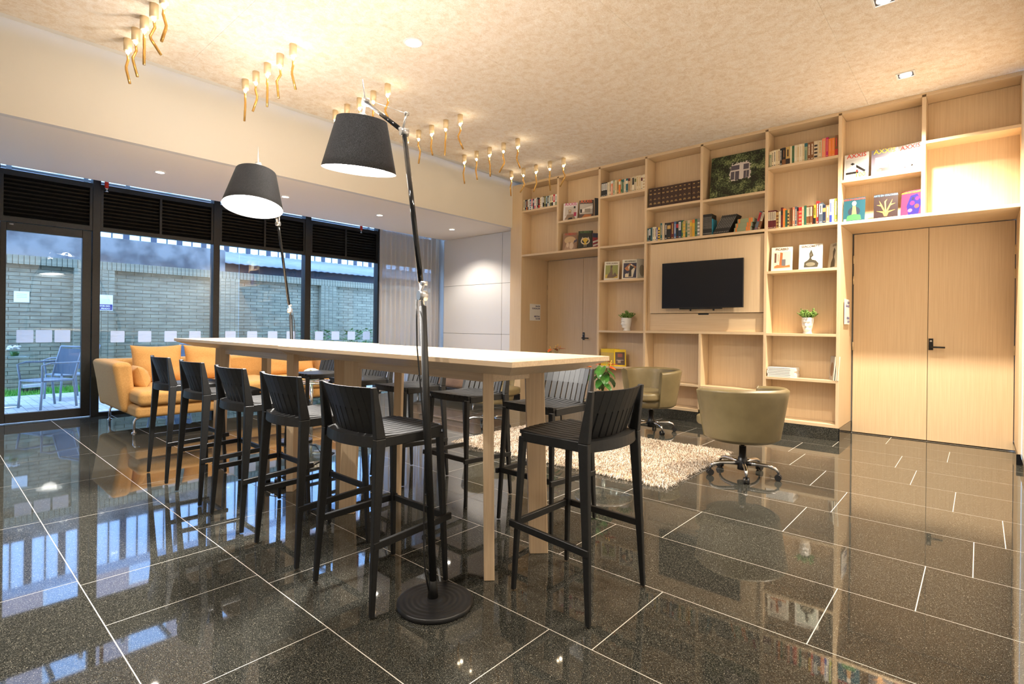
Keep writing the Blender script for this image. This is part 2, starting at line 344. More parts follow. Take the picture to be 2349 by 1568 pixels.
# right and back walls
Bx(XR, XR + 0.1, YBACK, YF - 0.01, 0, ZC + .02).build('wall_right', 'white_paint', kind='structure')
Bx(XR - 0.012, XR, YBACK, YF - 0.01, 0, 0.10).build('baseboard_right', 'black_gloss', kind='structure')
Bx(XW, XR + 0.1, YBACK - 0.1, YBACK, 0, ZC + .1).build('wall_back', 'white_paint', kind='structure')
Bx(XW - 0.3, XR + 0.2, YD + 0.06, YD + 0.16, 0, ZC + .1).build('wall_bookcase', 'white_paint', kind='structure')
# far white panelled wall beyond the curtain
wf = root('wall_far')
Bx(-8.12, -6.12, YFAR, YFAR + 0.1, 0, ZS).build('backing', 'groove', wf)
for (xa, xb) in ((-8.095, -6.508), (-6.500, -6.12)):
    for (za, zb) in ((0.0, 1.098), (1.104, 2.030), (2.036, ZS - 0.004)):
        Bx(xa, xb, YFAR - 0.018, YFAR, za, zb).build('panel', 'panel_paint', wf, bevel=0.002)
Bx(XW - .1, -8.12, 7.4, 7.5, 0, 3.41).build('wall_slot', 'white_paint', kind='structure')

# ---- window wall
def post(n, y0, y1):
    Bx(XW - 0.09, XW + 0.05, y0, y1, 0, 3.41).build('trim_%d' % n, 'frame_black', kind='structure', bevel=0.003)
posts = [(-1.42, -1.34), (0.56, 0.64), (1.513, 1.596), (2.966, 3.056), (4.415, 4.520), (5.875, 5.985), (7.30, 7.40)]
for i, p in enumerate(posts): post(i + 2, *p)
Bx(XW - .1, XW, YBACK, -1.42, 0, 3.41).build('wall_left', 'white_paint', kind='structure')
LZ0, LZ1 = 2.492, 2.985
def louvers(rootobj, y0, y1):
    n = 10; st = (LZ1 - LZ0) / n
    mb = MB()
    for k in range(n):
        z = LZ0 + st*(k + 0.5)
        q = [(XW + 0.020, z - 0.020), (XW + 0.026, z - 0.014), (XW - 0.020, z + 0.024), (XW - 0.026, z + 0.018)]
        MB().hexa([(a, y0, b) for a, b in q], [(a, y1, b) for a, b in q]).build('louver_slat', 'frame_black', rootobj)
def window(n, y0, y1, mid=True):
    r = root('window_%d' % n)
    f = MB()
    f.box(XW - 0.05, XW + 0.04, y0, y1, 2.985, 3.05).box(XW - 0.05, XW + 0.04, y0, y1, 2.440, 2.492).box(XW - 0.04, XW + 0.04, y0, y1, 0, 0.045)
    ym = (y0 + y1)/2
    f.box(XW - 0.04, XW + 0.036, y0, y0 + 0.03, 2.492, 2.985).box(XW - 0.04, XW + 0.036, y1 - 0.03, y1, 2.492, 2.985)
    if mid: f.box(XW - 0.04, XW + 0.036, ym - 0.014, ym + 0.014, 2.492, 2.985)
    f.build('frame', 'frame_black', r)
    Bx(XW - 0.036, XW - 0.030, y0, y1, 2.492, 2.985).build('louver_backing', 'black_matte', r)
    if mid: louvers(r, y0 + .03, ym - .014); louvers(r, ym + .014, y1 - .03)
    else: louvers(r, y0 + .03, y1 - .03)
    p = Bx(XW - 0.006, XW + 0.006, y0, y1, 0.045, 2.440).build('pane', 'glass', r)
    Bx(XW - 0.006, XW + 0.006, y0, y1, 3.05, 3.41).build('pane', 'glass', r)
    return r, p
def stickers(p, ys, z0=0.967, z1=1.122):
    for y in ys:
        o = MB(); w_, r_ = 0.0775, 0.010
        vs = []
        for cx_, cz_, a in ((w_-r_, w_-r_, 0), (-w_+r_, w_-r_, 90), (-w_+r_, -w_+r_, 180), (w_-r_, -w_+r_, 270)):
            for k in range(4):
                t = math.radians(a + 30*k); vs.append((XW + 0.0072, y + cx_ + r_*math.cos(t), (z0+z1)/2 + cz_ + r_*math.sin(t)))
        n = len(vs); vs2 = [(XW + 0.0084, b, c) for a, b, c in vs]
        o.add(vs + vs2, [list(range(n))[::-1], list(range(n, 2*n))] + [(i, (i+1) % n, n+(i+1) % n, n+i) for i in range(n)])
        o.build('sticker', 'sticker', p)
r_, p1 = window(1, 1.596, 2.966); stickers(p1, (1.80, 2.11, 2.425, 2.74))
r_, p2 = window(2, 3.056, 4.415); stickers(p2, (3.235, 3.563, 3.89, 4.20))
r_, p3 = window(3, 4.520, 5.875); stickers(p3, (4.707, 5.022, 5.345, 5.666))
r_, p4 = window(4, 5.985, 7.30); stickers(p4, (6.15, 6.47, 6.80, 7.12))
window(5, -1.34, 0.56)
# glazed patio door
d1 = root('door_1')
f = MB(); f.box(XW - .05, XW + .04, 0.64, 1.513, 2.985, 3.05).box(XW - .05, XW + .04, 0.64, 1.513, 2.43, 2.492).box(XW - .04, XW + .036, 0.64, 0.67, 2.492, 2.985).box(XW - .04, XW + .036, 1.483, 1.513, 2.492, 2.985)
f.build('transom_frame', 'frame_black', d1)
f = MB(); f.box(XW - .03, XW + .03, 0.645, 0.70, 0.012, 2.425).box(XW - .03, XW + .03, 1.412, 1.508, 0.012, 2.425).box(XW - .03, XW + .03, 0.70, 1.412, 2.326, 2.425).box(XW - .03, XW + .03, 0.70, 1.412, 0.012, 0.122)
f.build('door_frame', 'frame_black', d1, bevel=0.004)
Bx(XW - .036, XW - .030, 0.64, 1.513, 2.492, 2.985).build('louver_backing', 'black_matte', d1); louvers(d1, .67, 1.483)
pd = Bx(XW - .006, XW + .006, 0.70, 1.412, 0.122, 2.326).build('pane', 'glass', d1)
stickers(pd, (0.875, 1.05, 1.227), 0.98, 1.128)
Bx(XW - .006, XW + .006, 0.64, 1.513, 3.05, 3.41).build('pane', 'glass', d1)
MB().tube([(XW + .034, 0.72, 2.40), (XW + .034, 0.76, 2.40)], 0.010, 8).build('door_closer', 'alu', d1)

# ================================================================== BOOKCASE
bc = thing('bookcase', 'built-in pale oak bookcase wall with open square shelves around a television', 'bookcase')
def panel(name, *a, mat='oak_v', parent=None): return Bx(*a).build(name, mat, parent or bc, bevel=0.0015, seg=1)
T = 0.034
DV = {0: -5.86, 1: -5.106, 2: -4.325, 3: -3.557, 4: -2.757, 5: -1.957, 6: -1.190, 7: -0.450, 8: 0.272}
panel('end_panel', -6.115, -5.86, YF, YD + 0.05, 0, 3.665)
Bx(-6.115, -5.856, YF - .006, YF - .0005, 0, 0.10).build('plinth', 'black_gloss', bc)
panel('side_panel', 0.272, 0.298, YF, YD + 0.05, 0.10, 3.665)
Bx(0.262, 0.2975, YF - .004, YD, 0, 0.0995).build('plinth', 'black_gloss', bc)
panel('top_rail', -6.115, 0.298, YF, YD, 3.6655, 3.679)
LL, LR = 2.470, 2.447
def divider(x, z0, z1, yb=YB): panel('divider', x - T/2, x + T/2, YF, yb, z0, z1)
divider(DV[1], LL, 3.640); divider(DV[2], 0.0, 3.640, YD); divider(DV[3], 0.142, 3.640); divider(DV[4], 2.465, 3.640); divider(DV[4], 0.179, 1.173)
divider(DV[5], 0.142, 3.640); divider(DV[6], 0.142, 3.640, YD); divider(DV[7], LR, 3.640)
Bx(DV[6] + .0172, DV[6] + .0265, YF, YD, 0, 0.1415).build('plinth', 'black_gloss', bc)
def shelf(i, j, z, yb=YB, t=0.031, mat='oak_h'):
    xa = DV[i] + (T/2 if i else 0); xb = DV[j] - (T/2 if j < 8 else 0)
    panel('shelf', xa, xb, YF, yb, z - t, z, mat=mat)
for i in range(8): shelf(i, i+1, 3.665, YB, 0.024)
shelf(0, 1, 3.215); shelf(1, 2, 2.945); panel('lintel', -5.86, DV[2] - T/2, YF, YD, LL - T, LL, mat='oak_h')
for z in (3.215, 2.465, 1.955, 1.202, 0.674): shelf(2, 3, z)
shelf(3, 4, 2.938); shelf(4, 5, 2.930)
panel('shelf', DV[3] + T/2, DV[5] - T/2, YF, YB, 2.432, 2.465, mat='oak_h'); panel('shelf', DV[3] + T/2, DV[5] - T/2, YF, YB, 1.174, 1.207, mat='oak_h')
shelf(3, 4, 0.503); shelf(4, 5, 0.495)
for z in (3.205, 2.458, 1.945, 1.197, 0.674): shelf(5, 6, z)
shelf(6, 7, 2.912); shelf(7, 8, 3.186); panel('lintel', DV[6] + T/2, 0.272, YF, YD, LR - T, LR, mat='oak_h')
for i, j in ((2, 3), (3, 4), (4, 5), (5, 6)): shelf(i, j, 0.179, YB, 0.037)
# back panels (one per column)
for i, (za, zb) in {0: (LL, 3.64), 1: (LL, 3.64), 2: (.179, 3.64), 3: (.179, 3.64), 4: (.179, 3.64), 5: (.179, 3.64), 6: (LR, 3.64), 7: (LR, 3.64)}.items():
    panel('back_panel', DV[i] + (T/2 if i else 0), DV[i+1] - (T/2 if i < 7 else 0), YB, YB + 0.018, za, zb)
tvp = panel('television_panel', -3.488, -1.978, YF + 0.022, YB - .001, 1.450, 2.415)
Bx(-3.538, -3.490, YF + 0.06, YB - .001, 1.208, 2.430).build('reveal', 'oak_v', bc)
panel('television_panel', -3.488, -1.978, YF + 0.045, YB - .001, 1.2085, 1.444, mat='oak_h')
Bx(-2.80, -2.66, YF + .0435, YF + .046, 1.425, 1.4435).build('cable_slot', 'black_plastic', bc)
# kickboard of the bookcase
bb = root('baseboard_bookcase')
for a, b in ((DV[2] + .02, -3.46), (-3.458, -2.59), (-2.588, -1.80), (-1.798, DV[6] + .017)):
    Bx(a, b, YF, YF + 0.02, 0, 0.1415).build('stone', 'granite', bb)
# wooden double doors
def lever(parent, x, y, z, sgn):
    h = Bx(x - 0.002, x + 0.040, y - 0.010, y, z - 0.045, z + 0.085).build('lock_plate', 'black_plastic', parent, bevel=0.003)
    MB().tube([(x + .02, y - .01, z - .01), (x + .02, y - .055, z - .01)], 0.012, 10).tube([(x + .02, y - .05, z - .01), (x + .02 + sgn*.125, y - .05, z - .012)], 0.010, 10).build('lever', 'black_plastic', parent)
    MB().lathe([(0, 0), (.011, 0), (.011, .006), (0, .006)], 12, X=Matrix.Translation((x + .019, y - .010, z + .055)) @ Matrix.Rotation(math.pi/2, 4, 'X')).build('lock_cylinder', 'steel', parent)
def wdoor(n, x0, xm, x1, zt, hx, hinge):
    r = root('door_%d' % n)
    Bx(x0, x1, YD + 0.045, YD + 0.055, 0, zt).build('shadow_gap', 'dark_slot', r)
    l1 = Bx(x0 + .006, xm - .0025, YD, YD + 0.044, 0.014, zt - .008).build('door_leaf', 'oak_v', r, bevel=0.001)
    l2 = Bx(xm + .0025, x1 - .006, YD, YD + 0.044, 0.014, zt - .008).build('door_leaf', 'oak_v', r, bevel=0.001)
    lever(l2, hx, YD, 1.075, 1)
    for z in hinge:
        for x in (x0 + .004, x1 - .004): MB().tube([(x, YD - .004, z - .05), (x, YD - .004, z + .05)], 0.007, 8).build('hinge', 'gold_metal', r)
wdoor(2, -5.858, -5.089, DV[2] - T/2 - .001, LL - T, -5.085, (2.05, 1.87, 1.05))
wdoor(3, DV[6] + .028, -0.442, 0.271, LR - T, -0.432, (2.10, 1.85, 1.05))
# room signs
def sign(x, y, z, label):
    t = thing('room_sign', label, 'sign', (x, y, z), 0)
    Bx(0, 0.006, 0, 0.29, -0.145, 0.145).build('plate', 'white_gloss', t, bevel=0.002)
    X = Matrix.Translation((0.0062, 0, 0)) @ Matrix.Rotation(math.pi/2, 4, 'Z') @ FACE_NY
    for k, s_ in enumerate(('SALÓN', 'GUADALUPE')): text(s_, 0.038, 'sign_ink', t, X @ Matrix.Translation((0.275, 0.095 - 0.04*k, 0)), align='RIGHT', bold=0.0012)
    for k, s_ in enumerate(('MEETING', 'ROOM')): text(s_, 0.038, 'sign_ink', t, X @ Matrix.Translation((0.275, -0.085 - 0.04*k, 0)), align='RIGHT', bold=0.0012)
sign(-5.8595, 7.065, 1.50, 'white plate reading Salon Guadalupe Meeting Room beside the left doors')
sign(DV[6] + .0275, 7.02, 1.455, 'white meeting room plate beside the large right-hand doors')

# television
tv = thing('television', 'flat black wall-mounted television switched off in the bookcase', 'television', (-2.735, YF + .0215, 1.82))
Bx(-.537, .537, -.075, -.045, -.308, .308).build('body', 'black_plastic', tv, bevel=0.004)
Bx(-.530, .530, -.0765, -.0751, -.296, .301).build('screen', 'screen', tv)
Bx(-.25, .25, -.045, 0, -.2, .2).build('wall_bracket', 'black_matte', tv)
Bx(-.29, .27, -.062, -.03, -.322, -.3085).build('speaker_bar', 'black_plastic', tv)
for x in (-.14, .165): MB().tube([(x, -.05, -.322), (x, -.05, -.345)], 0.012, 8).build('foot_socket', 'black_plastic', tv)

# ------------------------------------------------------------------ books
PAL = {'cream': (.76, .64, .42), 'ivory': (.82, .74, .56), 'white': (.85, .84, .80), 'navy': (.015, .03, .075), 'black': (.012, .012, .012), 'dark brown': (.045, .018, .010), 'blue': (.05, .14, .33), 'pink': (.70, .22, .26), 'olive': (.14, .15, .05), 'light blue': (.42, .55, .62), 'tan': (.60, .42, .22), 'grey': (.30, .29, .27), 'yellow': (.75, .50, .04), 'red': (.55, .03, .03), 'orange': (.80, .22, .03), 'green': (.03, .14, .07), 'sage': (.28, .33, .20), 'teal': (.02, .13, .16), 'maroon': (.12, .012, .015), 'beige': (.62, .52, .36), 'brown': (.22, .09, .03), 'magenta': (.50, .02, .14), 'coral': (.80, .26, .14), 'lime': (.55, .58, .06), 'slate': (.10, .13, .17), 'royal blue': (.03, .06, .38), 'gold': (.55, .36, .12), 'ink': (.03, .02, .02), 'cobalt': (.02, .30, .50)}
for k, v in PAL.items(): flat('bk_' + k, v, 0.5)
def book(mb_or_none, w_, d, h, c, c2, style):
    m = MB()
    m.box(0, .0018, 0, d, 0, h).box(w_ - .0018, w_, 0, d, 0, h).box(.0018, w_ - .0018, 0, .002, 0, h)
    m.box(.0018, w_ - .0018, .002, d - .003, .003, h - .003, 1)
    a, b = w_*.2, w_*.8; e = -.0004
    def st(z0, z1, aa=a, bb=b, mi=2): m.box(aa, bb, e, .0, z0*h, z1*h, mi)
    if style == 'band': st(.62, .84, 0.0, w_); st(.08, .11)
    elif style == 'title':
        z = .30; rr = random.Random(int(w_*1e6) + int(h*1e5))
        while z < .86: l = rr.uniform(.02, .06); st(z, z + l, w_*.32, w_*.68); z += l + .015
        st(.06, .10)
    elif style == 'box': st(.45, .93, w_*.12, w_*.88); st(.05, .08); st(.50, .88, w_*.4, w_*.6, 0)
    elif style == 'enc':
        for z0, z1, aa, bb in ((.86, .895, .32, .68), (.69, .71, .2, .8), (.655, .675, .25, .75), (.43, .45, .35, .65), (.385, .40, .2, .8), (.21, .23, .3, .7), (.175, .19, .18, .82), (.15, .162, .18, .82)): st(z0, z1, w_*aa, w_*bb)
    elif style == 'split': st(.0, .32, 0, w_); st(.45, .85, w_*.35, w_*.65)
    elif style == 'top': st(.80, 1.0, 0, w_); st(.1, .6, w_*.4, w_*.6)
    elif style == 'stripes':
        for z in (.1, .3, .5, .7): st(z, z + .10, w_*.1, w_*.9)
    return m
def shelf_row(x0, z, specs, group, where, y=YF + 0.012, x1=None):
    tot = sum(s[0] for s in specs); k = ((x1 - x0) / tot) if x1 is not None else 1.0
    x = x0
    for i, (w_, h, c, c2, sty) in enumerate(specs):
        w_ *= k; dy = random.uniform(0, .010)
        m = book(None, w_ - .0008, random.uniform(.13, .15), h, c, c2, sty)
        kind = 'hardback book' if sty in ('box', 'enc', 'title') else 'paperback book'
        o = m.build('book', ['bk_' + c, 'page', 'bk_' + c2], label='%s %s, %s from left %s' % (c, kind, ordn(i), where), cat='book', group=group)
        o.location = (x, y + dy, z + .0005); x += w_
W = lambda n, h, c, c2, s_: (n, h, c, c2, s_)
row1 = [('cream','ink','title'),('navy','white','title'),('dark brown','orange','split'),('white','navy','split'),('white','olive','title'),('blue','white','stripes'),('pink','white','split'),('navy','light blue','band'),('white','pink','split'),('white','navy','title'),('black','white','title'),('black','red','split'),('ivory','tan','stripes'),('white','grey','title'),('black','white','box'),('olive','cream','title'),('light blue','navy','split'),('black','beige','split'),('light blue','white','title'),('cream','olive','split'),('ivory','black','split'),('red','white','split'),('white','sage','split')]
shelf_row(DV[0] + .012, 3.215, [W(random.choice((22, 28, 32, 36)), random.uniform(.172, .186), *r) for r in row1], 'paperbacks on the top left shelf', 'on top left shelf', x1=DV[1] - T/2 - .012)
row2 = [('black','white','box'),('black','white','box'),('black','white','box'),('ivory','tan','title'),('cream','ink','title'),('coral','white','top'),('sage','cream','title'),('cream','gold','title'),('gold','ink','title'),('orange','ivory','band'),('green','cream','title'),('sage','teal','top'),('ivory','gold','title'),('teal','ivory','band'),('tan','maroon','top'),('beige','gold','title'),('ivory','ink','box'),('beige','olive','band'),('cream','gold','title'),('cream','tan','title'),('ivory','maroon','band'),('ivory','tan','stripes')]
shelf_row(DV[2] + T/2 + .008, 3.215, [W(34 if i < 3 else random.choice((28, 32, 36)), .205 if i < 3 else random.uniform(.198, .214), *r) for i, r in enumerate(row2)], 'novels on the third-column top shelf', 'on top shelf right of cover display', x1=DV[3] - T/2 - .006)
shelf_row(DV[3] + T/2 + .022, 2.938, [W(.062, .268, 'dark brown', 'gold', 'enc')]*12, 'matching encyclopedia volumes', 'in the matching encyclopedia set')
row4 = [('teal','white','title',26,.185),('black','white','box',30,.185),('teal','ink','title',26,.19),('ivory','ink','title',30,.195),('ivory','ink','title',30,.195),('royal blue','white','title',24,.18),('yellow','ink','stripes',34,.18),('teal','cream','title',30,.236),('beige','cream','title',40,.236),('black','white','title',38,.228),('black','gold','band',52,.228),('maroon','gold','title',50,.232),('blue','white','title',30,.232),('black','red','band',34,.232),('navy','white','box',42,.236),('green','lime','title',26,.238),('gold','yellow','stripes',32,.225),('sage','green','split',30,.225),('beige','sage','stripes',36,.228),('gold','yellow','band',30,.228),('yellow','orange','top',38,.228),('green','sage','title',34,.232),('grey','white','stripes',36,.232)]
shelf_row(DV[3] + T/2 + .004, 2.465, [W(r[3], r[4], r[0], r[1], r[2]) for r in row4], 'mixed books above the television', 'on shelf above television', x1=DV[4] - T/2 - .006)
row5 = [('sage','cream','top',38,.190),('cream','ink','title',26,.195),('ivory','ink','title',36,.195),('cream','gold','title',28,.198),('cream','brown','title',30,.198),('black','white','title',28,.2),('black','brown','split',54,.205),('gold','ink','split',60,.205),('cream','ivory','title',26,.205),('green','olive','title',34,.205),('ivory','cream','title',40,.206),('cream','gold','title',26,.205),('ivory','beige','title',42,.206),('cream','tan','title',30,.205),('sage','teal','top',42,.206),('brown','ivory','title',42,.206),('brown','ivory','title',42,.206),('beige','ink','stripes',54,.206),('beige','gold','title',54,.208),('coral','tan','title',48,.220),('magenta','coral','title',34,.226),('orange','coral','title',42,.205),('orange','coral','title',40,.205),('brown','red','split',42,.228)]
shelf_row(DV[5] + T/2 + .006, 3.205, [W(r[3], r[4], r[0], r[1], r[2]) for r in row5], 'cream and red books on the tall column', 'on top shelf of column right of ivy picture', x1=DV[6] - T/2 - .004)
row6 = [('maroon','ivory','box',34,.220),('maroon','ivory','box',32,.220),('maroon','ivory','box',30,.220),('maroon','ivory','box',38,.220),('gold','brown','stripes',46,.195),('ivory','sage','title',34,.195),('maroon','black','band',34,.240),('orange','gold','title',34,.225),('green','teal','title',42,.205),('gold','ink','stripes',28,.205),('brown','black','title',28,.225),('brown','green','title',24,.225),('coral','ivory','title',36,.222),('slate','ivory','title',34,.23),('coral','ink','top',26,.22),('red','coral','stripes',54,.215),('cream','gold','title',34,.215),('green','teal','title',34,.226),('brown','ivory','box',30,.218),('brown','ivory','box',30,.218),('brown','ivory','box',34,.218),('maroon','ink','stripes',20,.216),('yellow','black','split',36,.222),('red','white','title',40,.262),('slate','white','box',62,.236),('navy','gold','band',46,.205),('coral','ivory','title',52,.2),('white','royal blue','split',38,.262),('white','grey','title',40,.262),('lime','white','title',40,.262)]
shelf_row(DV[5] + T/2 + .002, 2.458, [W(r[3], r[4], r[0], r[1], r[2]) for r in row6], 'colourful hardbacks on the tall column', 'on second shelf of column right of ivy picture', x1=DV[6] - T/2 - .003)
# black volumes upright, then leaning
xs0 = x = DV[4] + T/2 + .004
for i in range(7):
    o = book(None, .0158, .16, .272, 'black', 'white', 'title').build('book', ['bk_black', 'page', 'bk_grey'], label='thin black volume, %s from left of the upright black set' % ordn(i), cat='book', group='upright black volumes'); o.location = (x, YF + .014, 2.4655); x += .0163
o = book(None, .009, .15, .205, 'cobalt', 'teal', 'split').build('book', ['bk_cobalt', 'page', 'bk_teal'], label='thin turquoise book beside the upright black volumes', cat='book'); o.location = (x + .001, YF + .016, 2.4655)
th = math.radians(28); wb = .0188; hb = .252
for i in range(9):
    bx = xs0 + .130 + i*(wb/math.cos(th) + .0004)
    o = book(None, wb, .16, hb, 'black', 'white', 'title').build('book', ['bk_black', 'page', 'bk_grey'], label='thin black volume, %s from left of the leaning black set' % ordn(i), cat='book', group='leaning black volumes')
    o.rotation_euler = (0, th, 0); o.location = (bx, YF + .014, 2.4657 + wb*math.sin(th))
gx = xs0 + .398
for i, (dx, wd) in enumerate(((0, .205), (.014, .20), (.040, .195))):
    m = MB(); L = wd; hh = .052
    m.box(0, L, 0, .002, 0, hh).box(0, L, .002, .14, 0, .0025).box(0, L, .002, .14, hh - .0025, hh).box(.004, L - .004, .002, .136, .0025, hh - .0025, 1)
    for a, b in ((.08, .16), (.70, .80), (.83, .93)): m.box(L*a, L*b, -.0005, 0, 0, hh, 2)
    o = m.build('book', ['bk_sage', 'page', 'bk_orange'], label='green hardback lying flat, %s of the stack of three' % ('bottom', 'middle', 'top')[i], cat='book', group='stack of three green books'); o.location = (gx + dx, YF + .014, 2.4655 + .0526*i)
for i, (c, c2) in enumerate((('slate', 'red'), ('brown', 'ivory'))):
    t2 = math.radians(16); o = book(None, .032, .15, .225, c, c2, 'box').build('book', ['bk_' + c, 'page', 'bk_' + c2], label=('dark grey book with red lettering leaning beside green stack', 'brown book with pale lettering leaning beside green stack')[i], cat='book')
    o.rotation_euler = (0, t2, 0); o.location = (xs0 + .640 + .036*i, YF + .014, 2.4657 + .032*math.sin(t2))

# ------------------------------------------------------------------ magazines displayed face out
flat('mag_paper', (.82, .80, .74), .4)
def magazine(x, y, z, w_, h, th, rz, tilt, cover, title, tcol, tsize, label, art, group=None, tz=.90, sub=None, squash=1.0, alignx=0.5):
    t = thing('magazine', label, 'magazine', (x, y, z), rz, group)
    Rm = Matrix.Rotation(-tilt, 4, 'X')
    def B(name, mb, mat): 
        for i, p in enumerate(mb.v): mb.v[i] = tuple(Rm @ Vector(p))
        return mb.build(name, mat, t)
    B('pages', Bx(-w_/2 + .001, w_/2 - .002, .0006, th - .0006, .001, h - .001), 'page')
    cm = flat('mc_%g_%g_%g' % cover, cover, .3).name
    m = Bx(-w_/2, w_/2, 0, .0006, 0, h); m.box(-w_/2, w_/2, th - .0006, th, 0, h); m.box(-w_/2, -w_/2 + .0008, .0006, th - .0006, 0, h)
    B('cover', m, cm)
    for k, (kind, col, a) in enumerate(art):
        mm = flat('ma_%g_%g_%g' % col, col, .35).name; yy = -.0004 - .0002*k; mb = MB()
        if kind == 'r': mb.box(-w_/2 + a[0]*w_, -w_/2 + a[1]*w_, yy, yy + .0003, a[2]*h, a[3]*h)
        elif kind == 'p':
            n = len(a); vs = [(-w_/2 + px*w_, yy, pz*h) for px, pz in a] + [(-w_/2 + px*w_, yy + .0003, pz*h) for px, pz in a]
            mb.add(vs, [list(range(n)), list(range(n, 2*n))[::-1]] + [(i, n+i, n+(i+1) % n, (i+1) % n) for i in range(n)])
        elif kind == 'e':
            n = 16; a = [(a[0] + a[2]*math.cos(2*math.pi*i/n), a[1] + a[3]*math.sin(2*math.pi*i/n)) for i in range(n)]
            vs = [(-w_/2 + px*w_, yy, pz*h) for px, pz in a] + [(-w_/2 + px*w_, yy + .0003, pz*h) for px, pz in a]
            mb.add(vs, [list(range(n)), list(range(n, 2*n))[::-1]] + [(i, n+i, n+(i+1) % n, (i+1) % n) for i in range(n)])
        B('cover_art', mb, mm)
    if title:
        tm = flat('mt_%g_%g_%g' % tcol, tcol, .4).name
        text(title, tsize, tm, t, Rm @ Matrix.Translation((-w_/2 + alignx*w_, -.0022, tz*h)) @ FACE_NY, align='CENTER', squash=squash, bold=.0006)
        if sub: text(sub[0], sub[1], flat('mt_%g_%g_%g' % sub[2], sub[2], .4).name, t, Rm @ Matrix.Translation((-w_/2 + sub[3]*w_, -.0022, sub[4]*h)) @ FACE_NY, align='CENTER', bold=.0004)
    return t
K = (.02, .018, .018); Wt = (.80, .78, .74); TN = (.45, .30, .16); BR = (.16, .08, .04)
ym = YF + .055
def R20(d): return math.radians(d)
room1 = [('r', (.55, .50, .46), (.12, .88, .25, .78)), ('p', (.30, .20, .14), [(.1, .05), (.9, .05), (.7, .35), (.3, .35)]), ('r', (.35, .24, .16), (.36, .56, .38, .62)), ('e', (.9, .75, .45), (.46, .55, .05, .03)), ('r', (.55, .03, .12), (.74, .92, .22, .45)), ('p', K, [(.3, .0), (.7, .0), (.62, .16), (.4, .14)]), ('r', K, (.72, .84, .68, .80))]
magazine(-4.90, ym, 2.9455, .235, .285, .012, R20(20), R20(8), (.74, .70, .70), 'AXXIS', (.62, .02, .25), .066, 'magazine with pink masthead and dining room cover on left shelf', room1, tz=.86, squash=1.05)
room2 = [('r', (.50, .46, .42), (.05, .95, .22, .80)), ('p', (.78, .74, .70), [(.05, .45), (.95, .70), (.95, .52), (.05, .28)]), ('r', (.30, .26, .22), (.40, .80, .30, .52)), ('p', (.45, .16, .05), [(.2, .02), (.8, .02), (.9, .18), (.4, .20)]), ('r', K, (.08, .22, .30, .50))]
magazine(-4.60, ym, 2.9455, .225, .285, .022, R20(24), R20(8), (.09, .06, .05), 'AXXIS', (.80, .12, .03), .066, 'magazine with red masthead on black, second on left shelf', room2, tz=.86, squash=1.0)
magazine(-4.395, ym + .03, 2.9455, .10, .285, .012, R20(60), R20(4), (.06, .07, .09), None, K, .05, 'dark magazine edge showing at the divider on the left cover shelf', [])
magazine(-4.905, ym, 2.4705, .235, .285, .012, R20(18), R20(9), (.28, .16, .10), 'NÚMERO', (.50, .06, .04), .052, 'brown fashion magazine with red masthead on lower left shelf', [('e', (.55, .38, .22), (.5, .58, .4, .22)), ('p', (.40, .26, .18), [(.1, .0), (.9, .0), (.8, .35), (.5, .5), (.25, .38)]), ('e', (.62, .48, .36), (.62, .25, .14, .20)), ('e', (.60, .45, .32), (.35, .3, .1, .14)), ('p', (.06, .05, .09), [(.75, .4), (1.0, .5), (1.0, .62), (.8, .55)])], tz=.87, squash=.85)
magazine(-4.61, ym, 2.4705, .225, .285, .014, R20(22), R20(9), (.012, .014, .012), 'NÚMERO', (.08, .18, .05), .052, 'black magazine with gold crab-like jewel on lower left shelf', [('e', (.60, .52, .40), (.5, .42, .32, .20)), ('e', (.012, .014, .012), (.5, .42, .24, .13)), ('p', (.62, .42, .05), [(.38, .22), (.62, .22), (.56, .34), (.72, .52), (.5, .60), (.28, .52), (.44, .34)]), ('p', (.55, .45, .30), [(.2, .5), (.3, .66), (.38, .52)]), ('p', (.55, .45, .30), [(.8, .5), (.7, .66), (.62, .52)]), ('r', (.5, .4, .25), (.42, .46, .1, .24)), ('r', (.5, .4, .25), (.54, .58, .1, .24))], tz=.87, squash=.85)
magazine(-4.405, ym + .02, 2.4705, .12, .23, .008, R20(50), R20(12), (.30, .05, .07), None, K, .05, 'striped red and white magazine leaning at the divider, lower left shelf', [('p', Wt, [(0, .3), (1, .5), (1, .62), (0, .42)]), ('p', Wt, [(0, .05), (1, .25), (1, .37), (0, .17)]), ('r', (.05, .06, .12), (0, 1, .7, 1))])
cream = (.80, .76, .64)
fig = [('r', (.30, .32, .10), (.08, .92, .10, .80)), ('r', (.62, .45, .08), (.08, .92, .10, .30)), ('p', (.16, .11, .07), [(.2, .12), (.62, .12), (.9, .22), (.72, .42), (.6, .25), (.52, .72), (.42, .70), (.40, .45), (.25, .28)]), ('e', (.10, .07, .05), (.48, .72, .07, .07)), ('r', (.55, .50, .40), (.15, .85, .955, .962))]
magazine(-4.135, ym, 1.9555, .225, .285, .012, R20(18), R20(8), cream, 'HENRI LAURENS', (.18, .12, .08), .028, 'cream art book with bronze sculpture on a meadow cover', fig, group=None, tz=.86, squash=.85)
abst = [('r', (.03, .028, .07), (.08, .92, .06, .82)), ('p', (.45, .18, .07), [(.15, .55), (.5, .80), (.9, .62), (.8, .45), (.3, .42)]), ('p', (.72, .68, .56), [(.3, .1), (.7, .1), (.82, .5), (.6, .78), (.38, .62), (.48, .4)]), ('p', K, [(.42, .12), (.62, .12), (.6, .45), (.78, .6), (.5, .72), (.46, .45)]), ('p', (.70, .60, .42), [(.2, .1), (.42, .1), (.36, .3), (.2, .26)])]
